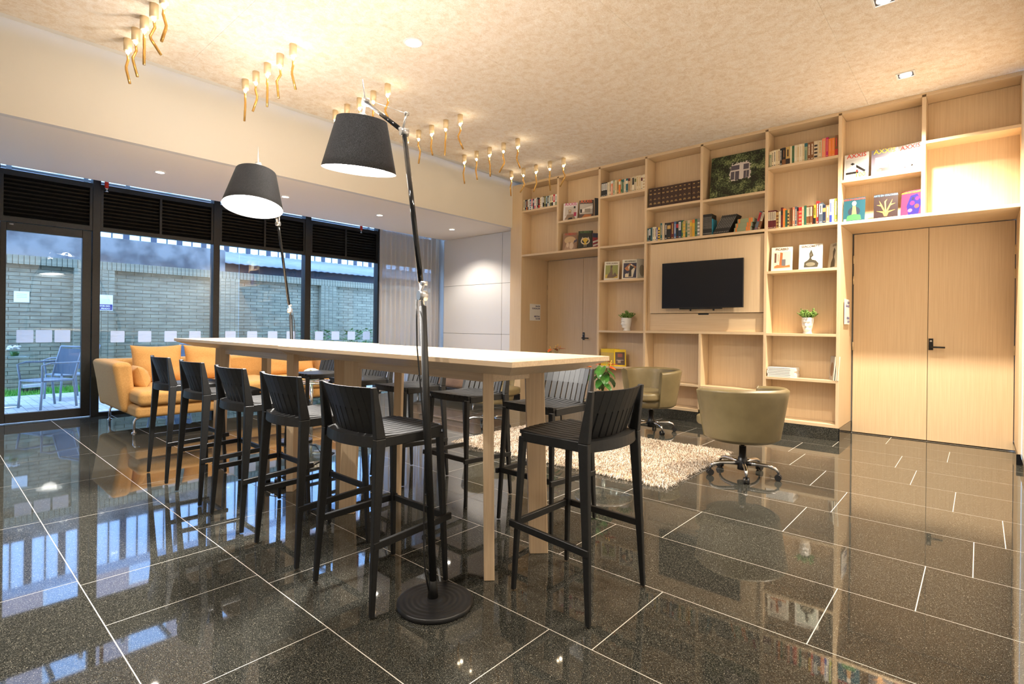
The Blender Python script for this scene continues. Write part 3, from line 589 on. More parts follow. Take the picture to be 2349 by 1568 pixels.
magazine(-3.83, ym, 1.9555, .225, .292, .012, R20(18), R20(8), cream, 'ARCHIPENKO', K, .030, 'cream art book with dark blue abstract painting on its cover', abst, tz=.87, squash=.85)
magazine(-3.635, ym + .02, 1.9555, .14, .285, .012, R20(48), R20(6), (.42, .40, .34), None, K, .03, 'grey art book edge at the divider beside two cream books', [('e', (.2, .18, .14), (.5, .4, .3, .3))])
sculp = [('r', (.68, .60, .50), (.08, .92, .08, .80)), ('r', (.14, .06, .04), (.15, .24, .35, .75)), ('p', (.42, .14, .05), [(.38, .18), (.52, .18), (.54, .75), (.42, .78)]), ('r', (.16, .15, .16), (.50, .68, .2, .48)), ('p', (.45, .18, .06), [(.15, .12), (.9, .14), (.88, .24), (.6, .20), (.3, .26), (.15, .2)]), ('r', (.6, .4, .3), (.30, .36, .4, .7))]
magazine(-1.79, ym - .01, 1.9455, .228, .292, .012, R20(6), R20(8), cream, 'PICASSO', (.16, .08, .05), .036, 'cream art book with brown wooden assemblage on its cover', sculp, tz=.87)
bust = [('r', (.62, .66, .58), (.08, .92, .06, .82)), ('p', (.07, .06, .04), [(.22, .08), (.8, .08), (.84, .22), (.72, .34), (.56, .38), (.52, .45), (.62, .55), (.52, .78), (.44, .62), (.46, .45), (.4, .37), (.24, .28)]), ('e', (.22, .20, .14), (.5, .2, .2, .08)), ('e', (.15, .13, .09), (.52, .58, .04, .06))]
magazine(-1.482, ym - .01, 1.9455, .240, .300, .014, R20(6), R20(9), (.80, .78, .70), 'GIACOMETTI', (.14, .10, .07), .036, 'white art book with dark bust sculpture on its cover', bust, tz=.88, squash=.9)
magazine(-1.270, ym + .03, 1.9455, .20, .292, .014, R20(-52), R20(6), (.66, .62, .52), 'LUCI', (.16, .12, .08), .034, 'angled art book with tall dark sculpture at the column divider', [('p', (.10, .09, .07), [(.3, .05), (.75, .05), (.7, .3), (.58, .45), (.66, .7), (.5, .82), (.4, .66), (.46, .42), (.32, .25)])], tz=.87)
a1 = [('r', (.62, .64, .66), (.06, .96, .12, .78)), ('p', K, [(.25, .62), (.35, .66), (.9, .30), (.84, .24)]), ('p', (.8, .8, .8), [(.1, .45), (.5, .62), (.5, .40), (.1, .25)]), ('r', K, (.08, .6, .22, .30)), ('r', (.5, .04, .03), (.5, .58, .28, .36))]
magazine(-1.045, ym - .01, 2.9125, .228, .295, .020, R20(-2), R20(8), (.78, .80, .82), 'AXXIS', (.72, .08, .04), .066, 'white magazine with red masthead and yellow 100, right display shelf', a1, tz=.85, sub=('100', .07, (.75, .72, .03), .68, .08))
a2 = [('r', (.17, .14, .19), (.04, .96, .10, .82)), ('r', (.45, .42, .44), (.15, .55, .30, .70)), ('p', (.72, .72, .76), [(.55, .5), (.96, .7), (.96, .58), (.55, .42)]), ('r', K, (.3, .9, .16, .28)), ('r', K, (.62, .80, .26, .40)), ('e', (.55, .25, .08), (.3, .2, .1, .05)), ('r', (.5, .05, .04), (.06, .35, .03, .05))]
magazine(-0.785, ym - .01, 2.9125, .235, .295, .014, R20(4), R20(9), (.20, .18, .24), 'AXXIS', (.75, .62, .03), .070, 'magazine with yellow masthead and grey interior, right display shelf', a2, tz=.84)
a3 = [('r', (.62, .62, .58), (.05, .20, .62, .70)), ('r', (.5, .5, .46), (.25, .40, .64, .72)), ('r', (.5, .48, .44), (.45, .60, .66, .74)), ('r', (.5, .48, .44), (.65, .80, .68, .76)), ('p', K, [(.55, .1), (.68, .1), (.64, .26), (.58, .26)]), ('p', (.5, .03, .03), [(.25, .06), (.4, .06), (.36, .2), (.3, .2)]), ('p', (.82, .83, .84), [(.1, .05), (.9, .1), (.95, .2), (.15, .16)])]
magazine(-0.575, ym + .01, 2.9125, .225, .300, .014, R20(-14), R20(7), (.70, .72, .74), 'AXXIS', (.68, .10, .09), .064, 'pale grey magazine with red masthead beside the divider, right shelf', a3, tz=.83)
a4 = [('e', (.02, .03, .05), (.5, .42, .28, .2)), ('p', (.45, .25, .10), [(.4, .3), (.62, .3), (.56, .72), (.44, .72)]), ('p', (.05, .17, .07), [(.15, .05), (.85, .05), (.8, .25), (.5, .32), (.2, .25)]), ('e', (.7, .66, .6), (.5, .76, .1, .1)), ('r', Wt, (.04, .15, .04, .12))]
magazine(-1.060, ym - .01, 2.4475, .205, .272, .010, R20(0), R20(9), (.012, .07, .10), 'ARTE EN COLOMBIA', (.70, .07, .05), .026, 'teal art magazine with red masthead on shelf above right doors', a4, tz=.90, squash=.85)
tree = [('p', (.62, .28, .05), [(.44, .08), (.56, .08), (.62, .22), (.9, .32), (.6, .28), (.54, .2), (.46, .2), (.4, .28), (.1, .32), (.38, .22)]), ('p', (.60, .28, .05), [(.46, .2), (.30, .50), (.12, .56), (.28, .56), (.22, .74), (.34, .56), (.48, .3)]), ('p', (.60, .28, .05), [(.54, .2), (.70, .50), (.9, .58), (.72, .56), (.78, .76), (.66, .56), (.52, .3)]), ('p', (.66, .34, .08), [(.49, .2), (.44, .68), (.56, .78), (.5, .66), (.53, .2)])]
magazine(-0.770, ym - .01, 2.4475, .212, .272, .012, R20(3), R20(9), (.022, .010, .010), 'ARTE EN COLOMBIA', (.10, .26, .46), .027, 'dark art magazine with orange branching tree, shelf above right doors', tree, tz=.90, squash=.85)
a6 = [('p', (.02, .015, .15), [(.35, .05), (.8, .05), (.9, .5), (.7, .85), (.4, .8), (.25, .4)]), ('e', (.55, .02, .12), (.5, .5, .10, .08)), ('e', (.55, .02, .12), (.7, .66, .08, .07)), ('e', (.50, .05, .05), (.7, .36, .10, .08)), ('e', (.55, .1, .3), (.42, .22, .10, .07)), ('e', (.02, .02, .06), (.52, .68, .06, .06))]
magazine(-0.550, ym + .02, 2.4475, .205, .275, .012, R20(-16), R20(8), (.30, .03, .09), 'ARTE EN COLOMBIA', (.72, .55, .03), .026, 'purple and red art magazine with yellow masthead, shelf above right doors', a6, tz=.90, squash=.85)
# yellow magazine run
flat('mag_yellow', (.85, .58, .01), .35)
for i in range(14):
    m = Bx(0, .0155, 0, .165, 0, .252).box(.003, .0125, -.0004, 0, .03, .2, 1)
    o = m.build('magazine', ['mag_yellow', 'bk_gold'], label='yellow-spined magazine, %s from left in the yellow run' % ordn(i), cat='magazine', group='run of yellow magazines'); o.location = (-4.275 + .0162*i, YF + .014, .6745)
magazine(-3.965, YF + .05, .6745, .175, .252, .006, R20(38), R20(10), (.85, .58, .01), None, K, .03, 'yellow-bordered magazine with dark photo cover leaning on the yellow run', [('r', (.10, .06, .045), (.1, .9, .08, .84)), ('r', (.30, .08, .05), (.3, .7, .55, .75)), ('r', (.45, .30, .18), (.3, .55, .2, .35)), ('r', (.8, .75, .7), (.2, .8, .36, .38))])
for i in range(6):
    dx, ln = random.uniform(-.006, .006), .30
    m = Bx(0, ln, 0, .21, 0, .0185).box(.001, ln - .001, .0005, .211, .002, .0165, 1).box(.01, .25, -.0004, 0, .006, .012, 2)
    o = m.build('magazine', ['white_plain', 'page', 'bk_grey'], label='white magazine lying flat, %s from bottom of the pile' % ordn(i), cat='magazine', group='pile of white magazines'); o.location = (-1.925 + dx, YF + .012, .6745 + .0189*i)
for i in range(3):
    magazine(-1.268 + .020*i, ym + .03, .6745, .20, .27, .012, R20(-68), R20(4), ((.55, .52, .48), (.35, .30, .28), (.62, .62, .62))[i], None, K, .03, 'grey magazine standing at the right end of the low shelf, %s from left' % ordn(i), [('e', (.25, .14, .08), (.5, .45, .35, .3))] if i == 0 else [], group='magazines standing on the low shelf')
# ivy picture
pc = thing('picture', 'unframed photo print of a white window in ivy on top shelf', 'picture', (-2.345, YF + .10, 2.9305))
Rt = Matrix.Rotation(-R20(7), 4, 'X')
def tilt(mb):
    for i, p in enumerate(mb.v): mb.v[i] = tuple(Rt @ Vector(p))
    return mb
tilt(Bx(-.345, .345, 0, .012, 0, .575)).build('canvas', 'ivy_print', pc)
flat('win_white', (.68, .63, .60), .5); flat('win_pane', (.10, .09, .12), .3)
wn = tilt(Bx(-.105, .165, -.0008, 0, .215, .46)).build('printed_window', 'win_white', pc)
for (a, b, c, d) in ((-.085, .02, .36, .42), (.07, .135, .35, .42), (-.085, -.04, .235, .34), (-.03, .02, .225, .34), (.075, .105, .23, .33), (.110, .14, .24, .33)): tilt(Bx(a, b, -.0014, -.0008, c, d)).build('printed_pane', 'win_pane', wn)
fo = MB(); rr = random.Random(21)
for k in range(120):
    a = 2*math.pi*k/120; ex, ez = .138 + rr.uniform(-.012, .035), .122 + rr.uniform(-.012, .035)
    sq = max(abs(math.cos(a)), abs(math.sin(a))); px, pz = .03 + ex*math.cos(a)/sq**.8, .335 + ez*math.sin(a)/sq**.8; r_ = rr.uniform(.010, .020)
    n = 6; o_ = rr.uniform(0, 1); ring_ = [(px + r_*math.cos(o_ + i*2*math.pi/n), -.0012 - .0004*(k % 4), pz + r_*.8*math.sin(o_ + i*2*math.pi/n)) for i in range(n)]
    fo.add(ring_ + [(x_, y_ + .0003, z_) for x_, y_, z_ in ring_], [list(range(n)), list(range(n, 2*n))[::-1]])
tilt(fo).build('printed_foliage', 'ivy_print', pc, kind='stuff')

# head planters
def planter(loc, rz, label, sc_):
    t = thing('head_planter', label, 'planter', loc, rz, None); t.scale = (sc_, sc_, sc_)
    nA, rows = 48, 44; vs = []
    prof = [(.0, .054), (.018, .046), (.034, .045), (.050, .048), (.066, .053), (.085, .057), (.105, .060), (.125, .063), (.145, .065), (.165, .065), (.188, .0635)]
    def rad(z):
        for (za, ra), (zb, rb) in zip(prof, prof[1:]):
            if za <= z <= zb: return ra + (rb - ra)*(z - za)/(zb - za)
        return prof[-1][1]
    def g(a, b, s_): return math.exp(-((a - b)/s_)**2)
    for i in range(rows + 1):
        z = .188*i/rows
        for k in range(nA):
            a = 2*math.pi*k/nA; f_ = math.atan2(math.sin(a + math.pi/2), math.cos(a + math.pi/2))   # 0 = face front (-Y)
            r = rad(z); sx, sy = .92, 1.12
            fr = max(0, math.cos(f_))
            r += .020*g(f_, 0, .17)*max(0, min(1, (.134 - z)/.040))*(1 if z > .086 else max(0, 1 - (.086 - z)/.004))     # nose
            r -= .013*(g(f_, .45, .22) + g(f_, -.45, .22))*g(z, .122, .011)                           # eyes
            r += .007*g(z, .140, .008)*g(f_, 0, .75)                                                  # brow
            r += .007*g(z, .072, .006)*g(f_, 0, .30) - .005*g(z, .067, .003)*g(f_, 0, .28)            # lips
            r += .012*g(z, .050, .011)*g(f_, 0, .42) - .012*g(z, .018, .018)*g(f_, 0, .9)             # chin, throat
            r += .006*(g(f_, .9, .3) + g(f_, -.9, .3))*g(z, .098, .016) - .005*(g(f_, .8, .3) + g(f_, -.8, .3))*g(z, .068, .014)
            vs.append((r*sx*math.cos(a), r*sy*math.sin(a) - (.010*fr if z > .04 else 0), z))
    fs = [(i*nA+k, i*nA+(k+1) % nA, (i+1)*nA+(k+1) % nA, (i+1)*nA+k) for i in range(rows) for k in range(nA)]
    fs += [list(range(nA))[::-1]]
    m = MB().add(vs, fs, smooth=True); n0 = rows*nA
    vi = [(x*.90, y*.90, z) for x, y, z in vs[n0:]]; vj = [(x*.88, y*.88, z - .02) for x, y, z in vs[n0:]]
    m.add(vs[n0:] + vi + vj, [(k, (k+1) % nA, nA+(k+1) % nA, nA+k) for k in range(nA)] + [(nA+k, nA+(k+1) % nA, 2*nA+(k+1) % nA, 2*nA+k) for k in range(nA)])
    m.build('head', 'white_gloss', t)
    MB().add(vj, [list(range(nA))]).build('soil', 'soil', t)
    pl = MB(); rr = random.Random(int(loc[0]*100))
    for k in range(40):
        a = rr.uniform(0, 6.28); q = rr.uniform(.0, .045); lean = rr.uniform(.2, 2.2); L = rr.uniform(.06, .115)
        p0 = Vector((q*math.cos(a), q*math.sin(a), .172)); d = Vector((math.cos(a)*lean, math.sin(a)*lean, 1)).normalized()
        p1 = p0 + d*L*.6 + Vector((0, 0, .005)); p2 = p0 + d*L + Vector((0, 0, .015)); pl.tube([p0, p1, p2], [.004, .0052, .004], 5)
        for j in range(6):
            b = rr.uniform(0, 6.28); e = p1 + (p2 - p1)*rr.uniform(-.3, 1); pl.tube([e, e + Vector((math.cos(b)*.015, math.sin(b)*.015, .013))], [.0055, .003], 5)
    pl.build('succulent', 'succulent', t)
planter((-3.905, YF + .12, 1.2025), math.radians(-32), 'white face-shaped planter with succulent left of the television', 1.0)
planter((-1.52, YF + .12, 1.1975), math.radians(-2), 'white face-shaped planter with succulent right of the television', 1.0)

# ================================================================== LONG BAR TABLES
def table(x0, x1, y0, y1, zt, lx, ly, label):
    t = thing('bar_table', label, 'table', ((x0+x1)/2, (y0+y1)/2, 0), 0, 'high tables in a row'); cx, cy = (x0+x1)/2, (y0+y1)/2
    a, b = (x1-x0)/2, (y1-y0)/2; e, q = .024, .074; ch = .13
    top = MB(); top.add([(-a,-b,zt),(a,-b,zt),(a,b,zt),(-a,b,zt),(-a,-b,zt-e),(a,-b,zt-e),(a,b,zt-e),(-a,b,zt-e),(-a+ch,-b+ch,zt-q),(a-ch,-b+ch,zt-q),(a-ch,b-ch,zt-q),(-a+ch,b-ch,zt-q)],
        [(0,1,2,3),(0,4,5,1),(1,5,6,2),(2,6,7,3),(3,7,4,0),(4,8,9,5),(5,9,10,6),(6,10,11,7),(7,11,8,4),(11,10,9,8)])
    top.build('tabletop', 'table_h', t, bevel=0.001, seg=1)
    X0, X1 = lx[0]-cx, lx[1]-cx; Y0_, Y1_ = ly[0]-cy, ly[1]-cy; zr0, zr1 = zt - .132, zt - q - .0005
    for (px, sx) in ((X0, -1), (X1, 1)):
        for (py, sy) in ((Y0_, -1), (Y1_, 1)):
            d = Vector((-sx, -sy, 0)).normalized(); n = Vector((-d.y, d.x, 0)); c0 = Vector((px, py, 0)); c1 = Vector((px - sx*.035, py - sy*.012, zr1))
            f4 = lambda c, wl, wt: [c - d*wl - n*wt, c + d*wl - n*wt, c + d*wl + n*wt, c - d*wl + n*wt]
            MB().hexa(f4(c0, .050, .026), f4(c1, .052, .027)).build('leg', 'table_v', t, bevel=0.003, seg=1)
    for py in (Y0_ + .03, Y1_ - .03): Bx(X0 + .05, X1 - .05, py - .014, py + .014, zr0, zr1).build('long_rail', 'table_h', t, bevel=0.002, seg=1)
    for px in (X0 + .05, X1 - .05): Bx(px - .014, px + .014, Y0_ + .045, Y1_ - .045, zr0, zr1).build('end_rail', 'table_h', t, bevel=0.002, seg=1)
    return t
table(-3.618, -1.462, 1.650, 2.425, 1.085, (-3.10, -1.805), (1.885, 2.275), 'pale oak bar table nearest the camera with chamfered top')
table(-5.85, -3.626, 1.655, 2.475, 1.088, (-5.27, -3.83), (1.865, 2.29), 'pale oak bar table nearer the window, butted against the first')

# ================================================================== STOOLS
def make_stool():
    t = thing('bar_stool', None, 'stool')
    def leg(x0, y0, x1, y1, z1, w0, d0, w1, d1):
        q = lambda x, y, z, w_, d: [(x - w_/2, y - d/2, z), (x + w_/2, y - d/2, z), (x + w_/2, y + d/2, z), (x - w_/2, y + d/2, z)]
        return MB().hexa(q(x0, y0, .006, w0, d0), q(x1, y1, z1, w1, d1))
    SZ = .755
    for s_ in (-1, 1):
        leg(s_*.212, .205, s_*.186, .178, SZ - .032, .020, .020, .032, .030).build('leg', 'stool_black', t, bevel=.003, seg=1)
        m = leg(s_*.235, -.225, s_*.214, -.182, SZ - .01, .020, .021, .029, .050)
        q = lambda y, z, w_, d: [(s_*.214 - w_/2, y - d/2, z), (s_*.214 + w_/2, y - d/2, z), (s_*.214 + w_/2, y + d/2, z), (s_*.214 - w_/2, y + d/2, z)]
        m.hexa(q(-.182, SZ - .01, .029, .050), q(-.214, .968, .021, .023)); m.build('leg', 'stool_black', t, bevel=.003, seg=1)
        MB().bar((s_*.216, .228, .315), (s_*.236, -.222, .300), .018, .031).build('side_rail', 'stool_black', t, bevel=.002, seg=1)
        MB().box(s_*.19 - .018, s_*.19 + .018, -.165, .162, SZ - .052, SZ - .008).build('seat_rail', 'stool_black', t, bevel=.003, seg=1)
    Bx(-.20, .20, .190, .208, .302, .334).build('front_rail', 'stool_black', t, bevel=.002, seg=1)
    def arc(x, z): return -.190 - .046*(1 - (x/.2)**2)
    def bk(x, z): return arc(x, 0) + .050 - .075*max(0, min(1, (z - SZ)/(.968 - SZ)))
    fr = MB(); n = 12
    for i in range(n):                                   # curved rear seat rail
        xa, xb = -.195 + .39*i/n, -.195 + .39*(i+1)/n; ya, yb = arc(xa, 0), arc(xb, 0)
        fr.hexa([(xa, ya - .008, SZ - .048), (xb, yb - .008, SZ - .048), (xb, yb + .045, SZ - .048), (xa, ya + .045, SZ - .048)], [(xa, ya - .004, SZ - .002), (xb, yb - .004, SZ - .002), (xb, yb + .045, SZ + .001), (xa, ya + .045, SZ + .001)])
    fr.build('rear_rail', 'stool_black', t)
    fa = MB()
    for i in range(n):
        xa, xb = -.20 + .40*i/n, -.20 + .40*(i+1)/n; fy = lambda x: .200 - .022*(x/.2)**2
        fa.hexa([(xa, fy(xa) - .02, SZ - .045), (xb, fy(xb) - .02, SZ - .045), (xb, fy(xb), SZ - .045), (xa, fy(xa), SZ - .045)], [(xa, fy(xa) - .02, SZ - .006), (xb, fy(xb) - .02, SZ - .006), (xb, fy(xb), SZ - .006), (xa, fy(xa), SZ - .006)])
    fa.build('front_apron', 'stool_black', t)
    N = 10; wS = .412/N
    for i in range(N):
        xc = -.206 + wS*(i + .5); g = .0035
        y1 = .204 - .022*(xc/.2)**2; y0 = arc(max(-.2, min(.2, xc)), 0) + .044
        sag = lambda y: -.010*math.cos((y)*7) if y > -.16 else .001
        a, b = xc - wS/2 + g, xc + wS/2 - g; m = MB(); ys = [y0, y0*.4, y1*.3, y1]
        for ya, yb in zip(ys, ys[1:]):
            m.hexa([(a, ya, SZ - .014 + sag(ya)), (b, ya, SZ - .014 + sag(ya)), (b, yb, SZ - .014 + sag(yb)), (a, yb, SZ - .014 + sag(yb))], [(a, ya, SZ + .003 + sag(ya)), (b, ya, SZ + .003 + sag(ya)), (b, yb, SZ + .003 + sag(yb)), (a, yb, SZ + .003 + sag(yb))])
        m.build('seat_slat', 'stool_black', t)
    NB = 9; wB = .386/NB
    for i in range(NB):
        xc = -.193 + wB*(i + .5); m = MB()
        def ring(z, g):
            out = []
            for x in (xc - wB/2 + g, xc + wB/2 - g): out.append((x, bk(x, z)))
            (xa, ya), (xb, yb) = out
            return [(xa, ya - .006, z), (xb, yb - .006, z), (xb, yb + .006, z), (xa, ya + .006, z)]
        m.hexa(ring(SZ - .012, .0052), ring(.868, .0044)); m.hexa(ring(.868, .0009), ring(.966, .0009)); m.build('back_slat', 'stool_black', t)
    return t
st = make_stool(); first = True
def stool(x, y, rz, label):
    global first
    place(st, first, (x, y, 0), rz, label, 'black slatted bar stools'); first = False
near = ['black slatted bar stool at the near table side, closest to the camera', 'black slatted bar stool on camera side of tables, second from the front', 'black slatted bar stool on camera side of tables, third from the front', 'black slatted bar stool on camera side of tables, fourth from the front', 'black slatted bar stool on camera side of tables, furthest toward the sofa']
for x, l in zip((-2.135, -2.795, -3.475, -4.165, -4.885), near): stool(x, 1.50, 0, l)
stool(-1.420, 2.075, math.pi/2, 'black slatted bar stool standing alone at the right end of the table')
far = ['black slatted bar stool on bookcase side of tables, nearest the rug', 'black slatted bar stool on bookcase side of tables, second from the rug', 'black slatted bar stool on bookcase side of tables, third from the rug', 'black slatted bar stool on bookcase side of tables, fourth from the rug', 'black slatted bar stool on bookcase side of tables, last before the sofa']
for x, l in zip((-2.09, -2.82, -3.52, -4.25, -5.05), far): stool(x, 2.69, math.pi, l)

# ================================================================== FLOOR LAMPS
def floor_lamp(base, D, pts, label, cable):
    """pts: (t,z) of foot, joint, rod top, head, spike, shade top, shade bottom along horizontal direction D"""
    t = thing('floor_lamp', label, 'lamp', (base[0], base[1], 0), 0, 'cantilever reading lamps'); D = Vector((D[0], D[1], 0))
    P = [D*q + Vector((0, 0, z)) for q, z in pts]
    ft, j0, j1, r1, hd, spk, s0, s1 = P
    b = MB(); pr = [(0, 0), (.165, 0), (.168, .006), (.168, .018)]
    for k in range(12, 0, -1): r = .012*k + .02; pr += [(r, .021 + .0012*(k % 2)), (r - .006, .021 + .0012*((k+1) % 2))]
    pr.append((0, .022)); b.lathe(pr, 56); b.build('base', 'black_plastic', t)
    MB().tube([ft + Vector((0, 0, -.004)), ft + Vector((0, 0, .075))], [.024, .017], 16).tube([ft + Vector((0, 0, .07)), j0], .0165, 16).build('pole', 'lamp_black', t)
    d = (r1 - j1).normalized(); side = Vector((-D.y, D.x, 0)).normalized()
    jt = MB().tube([j0, j1 + d*.07], .009, 10).tube([j1 - side*.02, j1 + side*.02], .024, 16)
    lv = j1 + d*.06 - D.normalized()*.035
    jt.tube([j1 + side*.012, lv], .006, 8).tube([lv - side*.015, lv + side*.015], .010, 10); jt.build('joint', 'alu', t)
    MB().tube([j1 + d*.068, r1 - d*.02], .0125, 14).build('rod', 'black_gloss', t)
    e = (hd - r1).normalized()
    j2 = MB().tube([r1 - side*.02, r1 + side*.02], .020, 16).tube([r1 - d*.03, r1], .009, 10).tube([r1, r1 + e*.08], .011, 10)
    lv2 = r1 + Vector((0, 0, .085)) - D.normalized()*.03
    j2.tube([r1 + side*.01, lv2], .006, 8).tube([lv2 - side*.012, lv2 + side*.012], .009, 10); j2.build('joint', 'alu', t)
    MB().tube([r1 + e*.07, hd - e*.02], .0115, 14).build('arm', 'black_gloss', t)
    MB().tube([lv2, hd + Vector((0, 0, .02))], .0012, 5).build('tension_wire', 'steel', t)
    h = MB().tube([hd - side*.018, hd + side*.018], .026, 16).tube([hd, s0], .008, 10).tube([hd, spk], [.005, .003], 6)
    h.lathe([(0, 0), (.030, 0), (.030, .045), (.012, .06), (0, .06)], 16, X=Matrix.Translation(s0 + Vector((0, 0, -.012)))); h.build('head', 'alu', t)
    # shade, a truncated cone along axis s0->s1
    ax = (s1 - s0); L = ax.length; zq = Vector((0, 0, -1)).rotation_difference(ax.normalized()).to_matrix().to_4x4(); X = Matrix.Translation(s0) @ zq
    r0, rb = .154, .230
    sh = MB().lathe([(r0, 0), (rb, -L)], 56, X=X, close=False); sh.lathe([(rb, -L), (rb - .0015, -L)], 56, X=X, close=False); sh.lathe([(r0 - .0015, 0), (r0, 0)], 56, X=X, close=False)
    S = sh.build('shade', 'shade_cloth', t)
    MB().lathe([(rb - .0015, -L), (r0 - .0015, 0)], 56, X=X, close=False).build('shade_lining', 'shade_white', S)
    cr = MB()
    for k in range(3):
        a = k*2.094; cr.tube([X @ Vector((0, 0, -.02)), X @ Vector((r0*math.cos(a), r0*math.sin(a), -.006))], .0025, 6)
    cr.build('shade_carrier', 'alu', S)
    MB().lathe([(0, -.05), (.02, -.06), (.045, -.10), (.055, -.14), (.045, -.175), (.02, -.19), (0, -.192)], 18, X=X).build('bulb', 'bulb_white', t)
    # opal diffuser set inside the rim
    MB().lathe([(0, -L + .045), (rb - .012, -L + .045), (rb - .012, -L + .042), (0, -L + .042)], 48, X=X).build('diffuser', 'bulb_white', S)
    l = bpy.data.lights.new('lamp_light', 'SPOT'); l.energy = 460; l.color = (1, .95, .88); l.shadow_soft_size = .12; l.spot_size = math.radians(150); l.spot_blend = .5
    lo = bpy.data.objects.new('lamp_light', l); COL.objects.link(lo); lo.parent = t; lo.matrix_local = X @ Matrix.Translation((0, 0, -L + .02))
    l = bpy.data.lights.new('lamp_uplight', 'POINT'); l.energy = 46; l.color = (1, .95, .88); l.shadow_soft_size = .08
    lo = bpy.data.objects.new('lamp_uplight', l); COL.objects.link(lo); lo.parent = t; lo.matrix_local = X @ Matrix.Translation((0, 0, -.03))
    c0 = j1 - Vector((0, 0, .02)) + side*.028
    c = [c0] + [ft + (j0 - ft)*q + side*(.024 + .012*math.sin(q*9)) for q in (.95, .85, .7, .5, .3, .15, .08)] + [ft + side*.02 + Vector((0, 0, .03))]
    cb = MB().tube(c, .0035, 6)
    if cable: cb.tube(cable, .0035, 6)
    cb.build('cable', 'black_plastic', t)
    for q in (.08, .30): MB().tube([ft + (j0 - ft)*q + Vector((0, 0, .0)), ft + (j0 - ft)*q + Vector((0, 0, .008))], .0195, 14).build('cable_clip', 'black_plastic', t)
    cu = MB().tube([s0 + Vector((0, 0, .02)), s0 + D.normalized()*-.04 + Vector((0, 0, .04)), s0 - D.normalized()*.06 + Vector((0, 0, .09)), hd - D.normalized()*.05 + Vector((0, 0, -.01))], .004, 6)
    cu.build('head_cable', 'alu', t)
floor_lamp((-1.798, 1.534), (-1.159, 0.322), [(.02, .022), (.1438, 1.325), (.150, 1.375), (.364, 2.225), (.911, 2.612), (.965, 2.775), (.962, 2.520), (1.002, 2.212)], 'black cantilever floor lamp in the foreground with lit drum shade', None)
floor_lamp((-5.401, 2.663), (0.950, -0.863), [(.02, .022), (.166, 1.331), (.190, 1.374), (.490, 2.177), (.887, 2.570), (.898, 2.722), (.925, 2.495), (.975, 2.190)], 'black cantilever floor lamp behind the tables near the mustard sofa', [Vector((.1, 0, .006)), Vector((.35, .05, .004)), Vector((.6, -.05, .004)), Vector((.75, .02, .004)), Vector((1.0, -.3, .004)), Vector((1.25, -.6, .004)), Vector((1.5, -.82, .004)), Vector((1.56, -.80, .03))])
ps = thing('power_strip', 'small black power strip with plugs at the foot of the table leg', 'power strip', (-3.98, 1.80, 0), 0.6)
Bx(-.09, .09, -.025, .025, 0, .04).build('body', 'black_plastic', ps, bevel=.006)
for q in (-.05, .02): MB().tube([(q, 0, .04), (q, 0, .065)], .017, 10).tube([(q, 0, .06), (q + .05, .05, .085), (q + .09, .10, .03), (q + .08, .16, .006)], .0035, 6).build('plug', 'black_plastic', ps)

# ================================================================== CEILING PENDANTS
def pendant(x, y, k, label):
    t = thing('ceiling_pendant', label, 'pendant lamp', (x, y, ZC), 0, 'amber glass ceiling pendants'); rr = random.Random(k)
    MB().lathe([(0, -.1), (.031, -.1), (.031, 0), (0, 0)], 20).build('canopy', 'gold_metal', t)
    MB().lathe([(0, -.1), (.012, -.103), (.016, -.111), (.012, -.122), (.006, -.130), (0, -.132)], 14).build('bulb', 'bulb_warm', t)
    a = rr.uniform(0, 6.28); kx, ky = math.cos(a), math.sin(a); b1 = rr.uniform(.008, .028); b2 = rr.uniform(-.02, .075)
    L = rr.uniform(.245, .285)
    p = [(0, 0, -.128), (kx*b1*.3, ky*b1*.3, -.128 - L*.2), (-kx*b1, -ky*b1, -.128 - L*.45), (-kx*b1*.8, -ky*b1*.8, -.128 - L*.55), (kx*b2, ky*b2, -.128 - L)]
    MB().tube(p, [.009, .0105, .0105, .011, .0105], 10).build('glass_tube', 'amber_glass', t)
rown = ['front', 'second', 'third', 'fourth', 'fifth', 'rear']
coln = ['nearest the bookcase doors side', 'second from the room side', 'in the middle', 'second from the bulkhead', 'nearest the bulkhead']
for j, y in enumerate((1.19, 2.165, 3.15, 4.15, 5.165, 6.175)):
    for i, x in enumerate((-4.52, -4.77, -5.03, -5.28, -5.53)):
        pendant(x, y, j*7 + i, 'wavy amber glass pendant, %s row from camera, %s' % (rown[j], ['furthest from the bulkhead', 'second outward in the row', 'middle of the row', 'second from the bulkhead', 'nearest the bulkhead'][i]))
for j, y in enumerate((1.19, 2.165, 3.15, 4.15, 5.165, 6.175)):
    for i, x in enumerate((-4.52, -5.03, -5.53)):
        l = bpy.data.lights.new('pendant_glow', 'POINT'); l.energy = 0.55; l.color = (1, .84, .60); l.shadow_soft_size = .02
        o = bpy.data.objects.new('pendant_glow', l); COL.objects.link(o); o.location = (x + .03, y + .03, ZC - .135)

